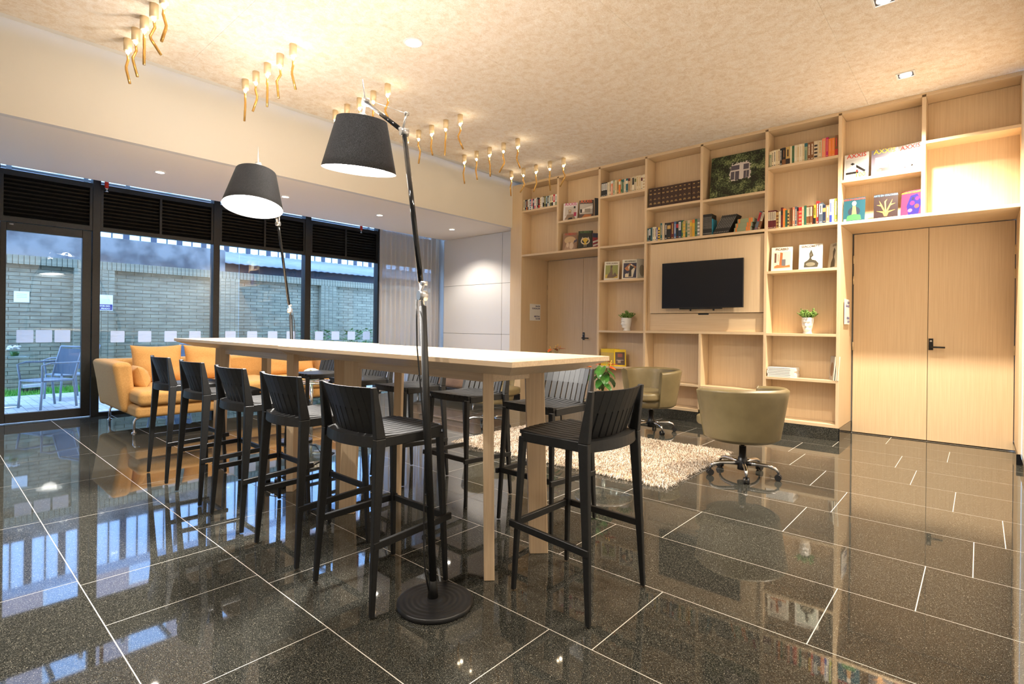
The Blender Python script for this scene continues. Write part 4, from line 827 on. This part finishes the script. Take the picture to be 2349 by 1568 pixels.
# ================================================================== DOWNLIGHTS
def downlight(x, y, z, r, energy, col, size, label, square=False, es=1, blend=.6, rad=.04, group='recessed ceiling downlights'):
    t = thing('downlight', label, 'downlight', (x, y, z), 0, group)
    if square:
        m = MB(); a, b = r, r*.80
        for q in ((-a, a, -a, -b), (-a, a, b, a), (-a, -b, -b, b), (b, a, -b, b)): m.box(q[0], q[1], q[2], q[3], -.006, -.0005)
        m.build('trim', 'white_gloss', t)
        MB().lathe([(0, -.006), (b*.8, -.006), (b*.8, -.001), (0, -.001)], 24).build('lens', 'lens_warm', t)
        MB().box(-b, b, -b, b, -.0009, -.0004).build('recess', 'black_plastic', t)
    else:
        MB().lathe([(r*.78, -.002), (r, -.001), (r, -.005), (r*.78, -.008), (r*.78, -.002)], 28, close=False).build('trim', 'white_gloss', t)
        MB().lathe([(0, -.006), (r*.78, -.006), (r*.78, -.001), (0, -.001)], 24).build('lens', 'lens_warm', t)
    spot('downlight_beam', (0, 0, -.03), energy, col, size, blend, rad, t)
downlight(-.552, 6.235, ZC, .075, 950, WARM, 122, 'square recessed downlight in felt ceiling above the right doors', True, blend=1.0)
downlight(-.552, 4.72, ZC, .075, 380, WARM, 112, 'square recessed downlight at the top edge of the felt ceiling', True, blend=1.0)
downlight(-.552, 3.20, ZC, .075, 160, WARM, 120, 'square recessed downlight above the open floor, out of view', True)
downlight(-.552, 1.65, ZC, .075, 160, WARM, 120, 'square recessed downlight above the camera side, out of view', True)
downlight(-3.683, 2.824, ZC, .085, 200, NEUT, 140, 'round recessed downlight in felt ceiling over the bar tables')
downlight(-3.683, -0.3, ZC, .085, 170, NEUT, 140, 'added round fill downlight outside the view, brightening the room')  # added fill lamp, unseen; lifts the room's ambient light
downlight(-2.2, 0.3, ZC, .085, 150, NEUT, 140, 'added round fill downlight over the empty floor, outside the view')  # second unseen fill lamp, added for ambient brightness
for y, l in zip((1.83, 3.285, 4.78, 6.285), ('nearest the camera', 'second from the camera', 'third from the camera', 'nearest the white panelled wall')):
    downlight(-7.03, y, ZS, .055, 125, (1, .88, .74), 125, 'small round downlight in lower ceiling strip, ' + l, group='downlights in the lower ceiling')

# ================================================================== SEATING AND RUG
sf = thing('sofa', 'mustard fabric corner sofa with chaise and chrome legs by the windows', 'sofa', (-7.7, 3.0, 0))
ox, oy = 7.7, -3.0
def bb_(name, c8, bev, mat='mustard', seg=5):
    o = MB().hexa(*c8).build(name, mat, sf, bevel=bev, seg=seg)
    for p in o.data.polygons: p.use_smooth = True
    o.modifiers['bevel'].harden_normals = True; return o
def sp(name, x0, x1, y0, y1, z0, z1, bev=.05, dy0=0, dy1=0, dx0=0):
    f_ = lambda y0, y1, x0, z: [(x0 + ox, y0 + oy, z), (x1 + ox, y0 + oy, z), (x1 + ox, y1 + oy, z), (x0 + ox, y1 + oy, z)]
    return bb_(name, (f_(y0, y1, x0, z0), f_(y0 + dy0, y1 + dy1, x0 + dx0, z1)), bev)
sp('base', -8.38, -7.00, 1.62, 2.56, .165, .300, .045); sp('base', -8.38, -7.32, 2.565, 4.42, .165, .300, .045)
sp('seat_cushion', -8.30, -6.94, 1.63, 2.57, .304, .470, .062); sp('seat_cushion', -8.30, -7.28, 2.575, 3.46, .304, .470, .062); sp('seat_cushion', -8.30, -7.28, 3.465, 4.34, .304, .470, .062)
sp('arm', -8.44, -7.36, 1.57, 1.72, .190, .775, .055, -.10, -.06); sp('arm', -8.44, -7.42, 4.34, 4.49, .190, .755, .055, .06, .10)
sp('back', -8.46, -8.33, 1.56, 4.50, .190, .765, .05, -.06, .06, -.08)
def pillow(name, c, hw, hh, th, parent, rz=0, lean_=0, seed=0, mat='mustard', n=18):
    rr = random.Random(seed); a, b = rr.uniform(0, 6), rr.uniform(0, 6); X = Matrix.Translation(c) @ Matrix.Rotation(rz, 4, 'Z') @ Matrix.Rotation(lean_, 4, 'Y'); vs = []
    for sg in (-1, 1):
        for i in range(n + 1):
            for j in range(n + 1):
                u, v_ = math.sin((-1 + 2*i/n)*math.pi/2), math.sin((-1 + 2*j/n)*math.pi/2)
                y = u*hw*(1 - .07*(1 - v_*v_)); z = v_*hh*(1 - .09*(1 - u*u)*(1 if v_ > 0 else .2))
                t = th*((1 - u**4)*(1 - v_**4))**.55 * (1 - .18*v_)
                w_ = .010*math.sin(5*u + 3*v_ + a)*math.sin(4*v_ - 2*u + b)*(1 - u*u)*(1 - v_*v_) + .006*math.sin(13*u*v_ + a)*(1 - u**4)*(1 - v_**4)
                vs.append((sg*t + w_, y, z))
    N = (n + 1)**2; fs = []
    for i in range(n):
        for j in range(n):
            q = [i*(n+1)+j, (i+1)*(n+1)+j, (i+1)*(n+1)+j+1, i*(n+1)+j+1]; fs.append(q[::-1]); fs.append([N + k for k in q])
    return MB().add(vs, fs, X=X, smooth=True).build(name, mat, parent)
pillow('back_cushion', (-8.10 + ox, 2.105 + oy, .70), .292, .250, .105, sf, 0, -.20, 1)
pillow('back_cushion', (-8.09 + ox, 2.72 + oy, .70), .305, .245, .105, sf, 0, -.20, 2)
pillow('back_cushion', (-8.09 + ox, 3.87 + oy, .66), .40, .215, .105, sf, 0, -.20, 3)
pillow('side_cushion', (-7.66 + ox, 1.80 + oy, .585), .20, .130, .085, sf, math.radians(85), -.35, 4)
for (x, y) in ((-7.07, 1.62), (-8.30, 1.64), (-8.27, 4.33), (-7.42, 4.30), (-7.10, 2.50)):
    iy = .05 if y < 3 else -.05
    MB().tube([(x + ox, y + iy + oy, .17), (x + ox, y + iy*.3 + oy, .155), (x + ox, y + oy, .13), (x + ox, y + oy, .006)], .014, 12).lathe([(0, 0), (.028, 0), (.026, .008), (.014, .012), (0, .012)], 16, X=Matrix.Translation((x + ox, y + oy, 0))).build('leg', 'chrome', sf)
# brown sofa by the far wall, glimpsed under the table
bs = thing('sofa', 'brown leather sofa against the white wall, glimpsed beneath the table', 'sofa', (-7.1, 6.55, 0))
MB().rbox((0, 0, .28), (.80, .40, .12), 8, 8).build('base', 'brown_leather', bs); MB().rbox((0, .33, .52), (.80, .12, .24), 7, 8).build('back', 'brown_leather', bs)
for s_ in (-1, 1):
    MB().rbox((s_*.80, 0, .40), (.09, .42, .22), 7, 8).build('arm', 'brown_leather', bs)
    for y in (-.34, .34): MB().tube([(s_*.74, y, 0), (s_*.74, y, .17)], .018, 10).build('leg', 'chrome', bs)
for s_ in (-1, 1): MB().rbox((s_*.36, -.04, .44), (.355, .34, .06), 7, 8).build('seat_cushion', 'brown_leather', bs)
# low round table with white flowers near the sofa
def round_table(loc, R, z, label, base_r=.2):
    t = thing('glass_table', label, 'table', loc)
    MB().lathe([(0, z - .012), (R, z - .012), (R, z), (0, z)], 48).build('glass_top', 'table_glass', t)
    MB().lathe([(R, z - .020), (R + .006, z - .020), (R + .006, z + .001), (R, z + .001), (R, z - .020)], 48, close=False).build('rim', 'chrome', t)
    MB().tube([(0, 0, .01), (0, 0, z - .013)], .022, 16).build('column', 'chrome', t)
    MB().lathe([(0, 0), (base_r, 0), (base_r, .008), (.03, .018), (0, .018)], 40).build('base', 'chrome', t)
round_table((-6.52, 3.42, 0), .26, .50, 'small round glass table by the mustard sofa')
fb = thing('flower_bowl', 'dome of white flowers in a glass bowl on sofa-side table', 'flowers', (-6.52, 3.42, .5005))
MB().lathe([(0, 0), (.05, 0), (.085, .03), (.095, .06), (.088, .06), (.078, .032), (0, .006)], 24).build('bowl', 'table_glass', fb)
fd = MB(); rr = random.Random(5)
for k in range(70):
    a = rr.uniform(0, 6.28); b = math.acos(rr.uniform(.0, 1)); p = Vector((.115*math.sin(b)*math.cos(a), .115*math.sin(b)*math.sin(a), .055 + .10*math.cos(b)))
    fd.rbox(p, (.022, .022, .016), 2, 2)
fd.build('blossoms', 'petal_white', fb, kind='stuff')
MB().tube([(-.05, 0, .06), (-.10, .02, .17)], .003, 5).build('stem', 'stem', fb)
# shag rug
rug = thing('rug', 'cream shaggy pile rug in front of the television wall', 'rug', (-3.0, 4.57, 0), math.radians(1.5))
MB().rbox((0, 0, .010), (1.17, .76, .0095), 12, 10).build('backing', 'bk_tan', rug)
vs = []; fs = []; rr = random.Random(11)
for k in range(46000):
    x, y = rr.uniform(-1.19, 1.19), rr.uniform(-.78, .78); a = rr.uniform(0, 6.28); ln = rr.uniform(.020, .046); sp_ = rr.uniform(.008, .026); wv = .0022
    edge = max(0, abs(x) - 1.14) + max(0, abs(y) - .73)
    ex = .02*(1 if x > 1.14 else -1 if x < -1.14 else 0); ey = .02*(1 if y > .73 else -1 if y < -.73 else 0)
    c, s_ = math.cos(a), math.sin(a); o = len(vs); z0 = .016 - min(.012, edge*.4)
    p = [(x - s_*wv, y + c*wv, z0), (x + s_*wv, y - c*wv, z0), (x + c*sp_*.5 + s_*wv*1.2, y + s_*sp_*.5 - c*wv*1.2, z0 + ln*.6), (x + c*sp_*.5 - s_*wv*1.2, y + s_*sp_*.5 + c*wv*1.2, z0 + ln*.6), (x + c*sp_*1.2 + ex, y + s_*sp_*1.2 + ey, max(.004, z0 + ln*.75 - (.02 if edge else 0)))]
    vs += p; fs += [(o, o+1, o+2, o+3), (o+3, o+2, o+4)]
MB().add(vs, fs).build('pile', 'rug_pile', rug, kind='stuff')
# swivel tub chairs
def make_tub():
    t = thing('swivel_chair', None, 'chair')
    # shell: U-shaped, opening toward +Y
    prof_in, prof_out = [], []
    N = 36; a0, a1 = math.radians(-205), math.radians(25); m = MB(); vs = []; rows = []
    zs = [.305, .33, .42, .55, .68, .735, .755, .735, .68, .55, .42]
    for i in range(N + 1):
        a = a0 + (a1 - a0)*i/N; e = abs((a - math.radians(-90)) / math.radians(115)); row = []
        hz = 1.0 - .05*e**3
        for j, z in enumerate(zs):
            outer = j <= 6
            ro = .300 + .065*(z - .33)/.42 - (.035 if z < .32 else 0)
            r = ro if j < 6 else (ro - .030 if j == 6 else ro - .062)
            zz = .305 + (z - .305)*hz
            if z > .7: r += 0
            row.append((r*1.02*math.cos(a), r*1.0*math.sin(a) + .02, zz))
        rows.append(row)
    n = len(zs); vs = [p for r in rows for p in r]; fs = [(i*n+j, (i+1)*n+j, (i+1)*n+j+1, i*n+j+1) for i in range(N) for j in range(n-1)]
    fs += [list(range(n))[::-1], [N*n + j for j in range(n)]]
    m.add(vs, fs, smooth=True); m.build('shell', 'olive_leather', t, bevel=.012)
    MB().lathe([(0, .298), (.22, .300), (.262, .312), (.280, .40), (0, .40)], 32, X=Matrix.Translation((0, .03, 0))).build('seat_base', 'olive_leather', t)
    MB().rbox((0, .06, .445), (.275, .275, .055), 5, 10).build('seat_cushion', 'olive_leather', t)
    MB().tube([(0, 0, .24), (0, 0, .305)], .016, 14).build('piston', 'chrome', t)
    MB().tube([(0, 0, .05), (0, 0, .155), (0, 0, .158), (0, 0, .25)], [.042, .036, .030, .028], 20).build('column_cover', 'black_plastic', t)
    for k in range(5):
        a = math.radians(72*k + 18); c, s_ = math.cos(a), math.sin(a); P = lambda r, z: (r*c, r*s_, z)
        MB().tube([P(.03, .105), P(.12, .110), P(.20, .108), P(.25, .095), P(.275, .070)], [.019, .017, .015, .014, .011], 10).build('base_arm', 'chrome', t)
        cm = MB(); q = Vector((-s_, c, 0)); ctr = Vector(P(.275, .027))
        for sg in (-1, 1): cm.tube([ctr + q*sg*.006, ctr + q*sg*.022], .026, 14)
        cm.tube([ctr + Vector((0, 0, .01)), ctr + Vector((0, 0, .05))], .009, 8); cm.build('caster', 'black_plastic', t)
    return t
tub = make_tub(); RU = .0
def fdir(deg): return math.radians(deg - 90)          # local +Y faces angle deg
place(tub, True, (-1.50, 4.66, 0), fdir(150), 'olive leather swivel tub chair seen from behind at the rug edge', 'olive swivel tub chairs')
place(tub, False, (-2.97, 5.90, 0), fdir(252), 'olive leather swivel tub chair facing the room below the television', 'olive swivel tub chairs')
place(tub, False, (-4.56, 4.74, 0), fdir(10), 'olive leather swivel tub chair half hidden behind the bar stools', 'olive swivel tub chairs')
# round glass table on rug with anthurium
round_table((-2.85, 4.64, .018), .285, .465, 'round glass pedestal table on the shaggy rug')
def anthurium(loc, label, hgt, nleaf, seed, pot=True, flowers=5):
    t = thing('potted_plant', label, 'plant', loc); rr = random.Random(seed)
    MB().lathe([(0, 0), (.052, 0), (.068, .10), (.072, .10), (.072, .108), (.062, .108), (.060, .09), (0, .09)], 24).build('pot', 'black_plastic', t)
    MB().lathe([(0, .0905), (.0595, .0905), (.0595, .092), (0, .094)], 20).build('soil', 'soil', t)
    def leafshape(w_, l):
        out = [(0, -.10), (.28, -.24), (.52, -.10), (.56, .18), (.42, .52), (.20, .82), (0, 1.0)]
        pts = out + [(-x, y) for x, y in out[-2:0:-1]]
        return [(x*w_, y*l) for x, y in pts]
    def leaf(p, az, droop, w_, l, mat, name):
        pts = leafshape(w_, l); n = len(pts); c, s_ = math.cos(az), math.sin(az); vs = []
        f_ = lambda x, y: (p[0] + c*y*math.cos(droop*(y/l if y > 0 else 0)) - s_*x, p[1] + s_*y*math.cos(droop*(y/l if y > 0 else 0)) + c*x, p[2] - y*math.sin(droop)*.9 + abs(x)*.25)
        for x, y in pts: vs.append(f_(x, y))
        mid = [f_(0, l*q) for q in (.0, .33, .66)]
        vs += mid; m = MB(); k = n
        tri = []
        for i in range(n):
            y = (pts[i][1] + pts[(i+1) % n][1])/2/l; q = k + (0 if y < .25 else 1 if y < .6 else 2); tri.append((i, (i+1) % n, q))
        tri += [(3, k+1, k), (n-3, k, k+1), (4, k+2, k+1), (n-4, k+1, k+2)]
        lo = [(a, b, z - .0012) for a, b, z in vs]; N2 = len(vs)
        m.add(vs + lo, tri + [tuple(N2 + q for q in f2[::-1]) for f2 in tri] + [(i, (i+1) % n, N2 + (i+1) % n, N2 + i) for i in range(n)], smooth=False); return m.build(name, mat, t)
    for k in range(nleaf):
        a = 2.4*k + rr.uniform(-.3, .3); r = rr.uniform(.03, .09); z = .12 + hgt*(.25 + .75*k/nleaf); p = (r*math.cos(a), r*math.sin(a), z)
        MB().tube([(0, 0, .09), (r*.3*math.cos(a), r*.3*math.sin(a), z*.7), p], .0032, 5).build('stem', 'stem', t)
        leaf(p, a, rr.uniform(.6, 1.15), rr.uniform(.075, .10), rr.uniform(.11, .145), 'leaf', 'leaf')
    for k in range(flowers):
        a = 1.7*k + rr.uniform(-.3, .3); r = rr.uniform(.05, .15); z = hgt + .10 + rr.uniform(.0, .09); p = (r*math.cos(a), r*math.sin(a), z)
        MB().tube([(0, 0, .09), (r*.4*math.cos(a), r*.4*math.sin(a), z*.75), p], .0028, 5).build('stem', 'stem', t)
        fl_ = leaf(p, a, rr.uniform(-.1, .5), .055, .085, 'petal_red', 'flower')
        MB().tube([Vector(p) + Vector((0, 0, .002)), Vector(p) + Vector((math.cos(a)*.02, math.sin(a)*.02, .045))], [.004, .003], 6).build('spadix', 'yellow_spadix', t)
anthurium((-2.86, 4.62, .4835), 'potted anthurium with red flowers on the round glass table', .24, 11, 4)
anthurium((-4.35, 5.75, 0.55), 'second red anthurium whose petals peek above the bar table', .24, 8, 9)
pst = thing('plant_stand', 'slim black plant stand hidden behind the bar table', 'stand', (-4.35, 5.75, 0))
MB().lathe([(0, .53), (.14, .53), (.14, .5495), (0, .5495)], 28).build('top', 'black_plastic', pst)
for k in range(3): a = 2.094*k; MB().tube([(.11*math.cos(a), .11*math.sin(a), .53), (.15*math.cos(a), .15*math.sin(a), 0)], .010, 8).build('leg', 'black_plastic', pst)

# ================================================================== CURTAIN
ct = thing('curtain', 'sheer taupe floor-length curtain gathered at the right end of windows', 'curtain', (-8.30, 6.40, 0))
nS, vs = 190, []
zs = [.02, .5, 1.0, 1.6, 2.2, 2.7, 3.0, 3.28]
for j, z in enumerate(zs):
    for i in range(nS + 1):
        u = i/nS; y = -.755 + 1.42*u; a = .040*(1 - .25*z/3.3)
        x = a*math.sin(u*2*math.pi*13 + .6*math.sin(u*9)) + .012*math.sin(u*31 + z*.8)
        vs.append((x, y, z))
fs = [(j*(nS+1)+i, j*(nS+1)+i+1, (j+1)*(nS+1)+i+1, (j+1)*(nS+1)+i) for j in range(len(zs)-1) for i in range(nS)]
o = MB().add(vs, fs, smooth=True).build('cloth', 'sheer', ct)
md = o.modifiers.new('thick', 'SOLIDIFY'); md.thickness = .0008
Bx(-.03, .03, -.80, .70, 3.30, 3.335).build('track', 'white_paint', ct)
# red sprinkler drops in the slot above the windows
for (y, lab) in ((1.63, 'red sprinkler pipe above the glazed door post'), (5.42, 'red sprinkler pipe above the louvers by the curtain')):
    t = thing('sprinkler_pipe', lab, 'sprinkler', (-8.55, y, 3.41))
    MB().tube([(0, 0, 0), (0, 0, -.42)], .022, 12).build('pipe', 'red_pipe', t)
    MB().tube([(0, 0, -.42), (0, 0, -.445)], .014, 10).lathe([(0, -.475), (.02, -.475), (.02, -.47), (.006, -.465), (.006, -.44), (0, -.44)], 12).build('sprinkler_head', 'chrome', t)

# ================================================================== EXTERIOR
ZG = -0.02
gd = root('ground_patio'); Bx(-14.5, XW - .1, -6, 14, ZG - .1, ZG - .006).build('bed', 'paver_joint', gd)
m = MB(); rr = random.Random(2)
y = -4.0
while y < 10.5:
    x = -12.10; r = int(round((y + 4)/.105)); off = (r % 2)*.105
    x = -12.13 - off
    while x < XW - .11:
        a, b = max(x, -12.13), min(x + .205, XW - .105)
        if b - a > .03: m.box(a, b, y, y + .100, ZG - .03, ZG + rr.uniform(-.0015, .0015))
        x += .21
    y += .105
m.build('paver', 'paver', gd, kind='stuff')
# grass strip
g = MB(); vs = []; fs = []
for k in range(16000):
    x, y = rr.uniform(-12.88, -12.14), rr.uniform(-1.5, 9.5); h = rr.uniform(.03, .10); a = rr.uniform(0, 6.28); q = .006; o = len(vs); c, s_ = math.cos(a)*q, math.sin(a)*q
    vs += [(x - c, y - s_, ZG), (x + c, y + s_, ZG), (x + rr.uniform(-.04, .04), y + rr.uniform(-.04, .04), ZG + h)]; fs.append((o, o+1, o+2))
gr = g.add(vs, fs).build('grass', 'grass', kind='stuff', label='strip of green grass between the pavers and brick wall', cat='grass')
Bx(-12.93, -12.135, -4, 11, ZG - .02, ZG + .005).build('lawn_soil', 'grass', gr)
# brick garden wall with recessed fields, pilasters and a soldier course
XB = -12.95
wl = root('wall_garden')
Bx(XB - .25, XB - .135, -6, 13, ZG - .1, 2.44).build('core', 'mortar', wl)
pil = [(-1.2, -.6), (1.98, 2.62), (4.47, 5.0), (7.03, 7.48), (9.6, 10.1)]
for a, b in pil: Bx(XB - .135, XB - .012, a + .01, b - .01, ZG - .1, 2.29).build('pilaster_core', 'mortar', wl)
fm, pm = MB(), MB(); z = ZG; row = 0
while z < 2.27:
    h = .062; off = .145*(row % 2); y = -5.0 - off
    while y < 12:
        a, b = y, y + .28
        if not any(a > p0 - .02 and b < p1 + .02 for p0, p1 in pil): fm.box(XB - .14, XB - .118 + rr.uniform(-.004, .004), a, b, z, z + h)
        y += .29
    for a, b in pil:
        y = a; n = max(4, int((b - a)/.10)); wv = (b - a)/n
        for k in range(n): pm.box(XB - .02, XB + rr.uniform(-.003, .003), a + k*wv + .005, a + (k+1)*wv - .005, z, z + h)
    z += .072; row += 1
fm.build('brick_field', 'brick', wl, kind='stuff'); pm.build('brick_pilaster', 'brick', wl, kind='stuff')
Bx(XB - .13, XB - .02, -5, 12, 2.285, 2.43).build('course_bed', 'mortar', wl)
y = -1.0; proto = None
while y < 9.6:
    if proto is None: proto = Bx(XB - .05, XB + .006, 0, .066, 2.275, 2.435).build('brick', 'brick', wl); o = proto
    else: o = proto.copy(); COL.objects.link(o)
    o.location = (rr.uniform(-.003, .003), y, 0); y += .076
# concrete wall, roof and block behind
Bx(-14.3, -14.0, -8, 5.05, ZG, 3.06).build('wall_concrete', 'concrete', kind='structure')
rf = thing('shed_roof', 'pale corrugated shed roof beyond the garden wall', 'roof', (0, 0, 0))
vs = []; nn = 260
for z, x in ((2.78, -14.2), (3.49, -17.6)):
    for i in range(nn + 1): yy = 5.06 + 13*i/nn; vs.append((x, yy, z + .010*math.sin(i*1.57)))
o = MB().add(vs, [(i, i+1, nn+2+i, nn+1+i) for i in range(nn)], smooth=True).build('sheeting', 'roof_sheet', rf); md = o.modifiers.new('t', 'SOLIDIFY'); md.thickness = .02
Bx(-14.95, -14.65, 5.06, 18, 0, 2.845).build('eave_shade_wall', 'facade_dark', rf)  # shadow under the eave, painted in as a near-black wall
bl = thing('office_building', 'pale glazed office block with dark mullions far behind the wall', 'building', (0, 0, 0))
Bx(-24, -20.2, -8, 26, 0, 6.5).build('wall', 'facade', bl)
y = 0.0; k = 0
while y < 18:
    for j in (0, 1): Bx(-20.195, -20.15, y + .30*j, y + .30*j + .268, 3.2, 6.2).build('pane', 'facade_pane', bl); Bx(-20.195, -20.12, y + .30*j + .271, y + .30*j + .297, 3.2, 6.2).build('mullion', 'facade_dark', bl)
    Bx(-20.195, -20.13, y + .60, y + .73, 3.2, 6.2).build('spandrel', 'facade_dark', bl); y += .74
ab = thing('apartment_building', 'salmon apartment block with square windows rising behind the offices', 'building', (0, 0, 0))
Bx(-28, -24.5, -14, 34, 0, 15.5).build('wall', 'salmon_wall', ab)
for j, z in enumerate((7.4, 10.0, 12.6)):
    for i in range(18):
        yy = -12 + i*2.5; wn = Bx(-24.52, -24.46, yy, yy + 1.25, z, z + 1.45).build('window', 'white_plain', ab); Bx(-24.47, -24.44, yy + .08, yy + 1.17, z + .08, z + 1.37).build('pane', 'facade_pane', wn)
# steel canopy over the patio
cn = thing('steel_canopy', 'blue-grey steel canopy frame above the patio outside', 'canopy', (0, 0, 0))
for x, z in ((-9.55, 3.285), (-11.2, 3.55)): Bx(x - .03, x + .03, -6, 13, z, z + .05).build('beam', 'steel_blue', cn)
Bx(-10.3, -9.7, -6, 13, 3.42, 3.45).build('gutter_deck', 'steel_blue', cn)
for a, b in ((.75, 1.42), (2.2, 2.9), (4.7, 6.2), (7.4, 9.0)): Bx(-9.62, -9.59, a, b, 3.10, 3.284).build('fascia_panel', 'facade_dark', cn)
yy = -5.4
while yy < 12: MB().bar((-8.95, yy, 3.40), (-11.2, yy, 3.53), .05, .05).build('rafter', 'steel_blue', cn); yy += 1.32
MB().tube([(-9.12, -6, 3.165), (-9.12, 13, 3.165)], .030, 12).build('pipe', 'alu', cn)
for yy in (.72, 1.48, 1.95, 5.9): Bx(-9.16, -9.08, yy, yy + .05, 3.12, 3.33).build('pipe_bracket', 'alu', cn)
for x in (-9.55, -11.2):
    for yy in (-5.9, 12.9): MB().bar((x, yy, 0), (x, yy, 3.285), .06, .06).build('post', 'steel_blue', cn)
# signs on the brick wall
t = thing('wall_notice', 'small white notice on the garden wall behind the glazed door', 'sign', (XB - .117, 0, 0))
Bx(0, .008, 1.155, 1.365, 1.585, 1.785).build('plate', 'white_plain', t)
for k in range(3): Bx(.008, .0086, 1.19, 1.33, 1.73 - .03*k, 1.738 - .03*k).build('print_line', 'bk_light blue', t)
t = thing('wall_notice', 'white garden notice with purple band on the brick pilaster', 'sign', (XB + .004, 2.385, 1.63))
Bx(0, .008, -.195, .20, -.16, .15).build('plate', 'white_plain', t); Bx(.008, .009, -.19, .195, -.15, -.035).build('band', 'sign_purple', t)
Xt = Matrix.Translation((.0094, 0, 0)) @ Matrix.Rotation(math.pi/2, 4, 'Z') @ FACE_NY
text('POR FAVOR NO', .042, 'white_plain', t, Xt @ Matrix.Translation((.0, -.083, 0)), align='CENTER', bold=.001); text('PISAR EL PRADO', .042, 'white_plain', t, Xt @ Matrix.Translation((.0, -.135, 0)), align='CENTER', bold=.001)
for k in range(4): Bx(.008, .0088, -.15, .15, .03 - .025*k + .03, .036 - .025*k + .03).build('print_line', 'bk_light blue', t)
# patio furniture
def make_pchair():
    t = thing('patio_chair', None, 'chair')
    for s_ in (-1, 1):
        MB().tube([(s_*.25, .22, 0), (s_*.25, .20, .40)], .016, 8).build('leg', 'patio_metal', t)
        MB().tube([(s_*.25, -.24, 0), (s_*.25, -.20, .40), (s_*.25, -.25, .62), (s_*.25, -.32, .88)], .016, 8).build('leg', 'patio_metal', t)
        MB().tube([(s_*.27, -.26, .66), (s_*.29, -.10, .655), (s_*.29, .12, .66), (s_*.28, .22, .63), (s_*.25, .20, .40)], .014, 8).build('armrest', 'patio_metal', t)
    MB().tube([(-.25, .20, .40), (.25, .20, .40), (.25, -.20, .40), (-.25, -.20, .40), (-.25, .20, .40)], .014, 8).build('seat_frame', 'patio_metal', t)
    MB().rbox((0, 0, .405), (.24, .20, .012), 8, 5).build('seat', 'patio_metal', t)
    q = lambda z, y, d: [(-.24, y - d, z), (.24, y - d, z), (.24, y + d, z), (-.24, y + d, z)]
    MB().hexa(q(.47, -.215, .004), q(.85, -.31, .004)).build('backrest', 'patio_mesh', t)
    MB().tube([(-.25, -.32, .88), (.25, -.32, .88)], .014, 8).build('top_bar', 'patio_metal', t)
    return t
pcx = make_pchair()
place(pcx, True, (-10.27, 1.28, ZG), fdir(292), 'grey mesh patio chair nearest the glazed door', 'patio chairs')
place(pcx, False, (-11.20, 1.66, ZG), fdir(285), 'grey mesh patio chair behind the first, nearer the grass', 'patio chairs')
place(pcx, False, (-10.6, 2.95, ZG), fdir(285), 'grey patio chair whose top shows behind the sofa cushions', 'patio chairs')
t = thing('patio_table', 'round glass patio table outside the glazed door', 'table', (-10.66, .80, ZG))
MB().lathe([(0, .735), (.40, .735), (.42, .747), (0, .747)], 40).build('glass_top', 'table_glass', t)
MB().tube([(0, 0, .01), (0, 0, .7345)], .05, 16).build('column', 'alu', t); MB().lathe([(0, 0), (.24, 0), (.24, .012), (.05, .02), (0, .02)], 36).build('base', 'alu', t)
t = thing('flower_pot', 'white flowers in a small pot on the patio table', 'flowers', (-10.55, .95, ZG + .7475))
MB().lathe([(0, 0), (.04, 0), (.055, .07), (.05, .07), (0, .06)], 18).build('pot', 'leaf', t)
fd = MB()
for k in range(40): a = rr.uniform(0, 6.28); q = rr.uniform(0, .08); fd.rbox((q*math.cos(a), q*math.sin(a), .10 + rr.uniform(0, .05)), (.016, .016, .012), 2, 2)
fd.build('blossoms', 'white_plain', t, kind='stuff')
t = thing('floodlight', 'small grey garden floodlight on the grass', 'floodlight', (-12.4, 1.33, ZG), math.radians(20))
MB().box(-.06, .06, -.14, .14, .10, .17).build('body', 'alu', t, bevel=.01); Bx(-.055, .06, -.13, .13, .05, .0995).build('lamp_face', 'black_plastic', t); MB().tube([(0, -.1, .05), (0, -.1, 0), (0, .1, 0), (0, .1, .05)], .01, 6).build('bracket', 'black_plastic', t)
def shrub(loc, label, n, seed, R):
    t = thing('garden_shrub', label, 'shrub', loc); r2 = random.Random(seed); fo = MB()
    for k in range(6): a = k*1.05; MB().tube([(0, 0, 0), (.25*R*math.cos(a), .25*R*math.sin(a), .5*R), (.4*R*math.cos(a), .4*R*math.sin(a), 1.05*R)], .008, 5).build('stem', 'stem', t)
    for k in range(n):
        a = r2.uniform(0, 6.28); q = r2.uniform(.05, .5)*R; z = r2.uniform(.25, 1.25)*R; L = r2.uniform(.08, .17); w_ = L*.28; dz = r2.uniform(-.5, .5)
        b = a + r2.uniform(-1, 1); d = Vector((math.cos(b), math.sin(b), dz)).normalized(); s_ = Vector((-math.sin(b), math.cos(b), 0)); p = Vector((q*math.cos(a), q*math.sin(a), z))
        fo.add([p, p + d*L*.5 + s_*w_, p + d*L, p + d*L*.5 - s_*w_, p + d*L*.5 + Vector((0, 0, -.012))], [(0, 4, 1), (1, 4, 2), (2, 4, 3), (3, 4, 0)])
    fo.build('foliage', 'leaf', t, kind='stuff')
shrub((-12.2, 6.55, ZG), 'leafy green shrub at the foot of the garden wall, left one', 240, 1, .92)
shrub((-12.25, 7.75, ZG), 'leafy green shrub at the garden wall beside the curtain', 380, 2, .92)
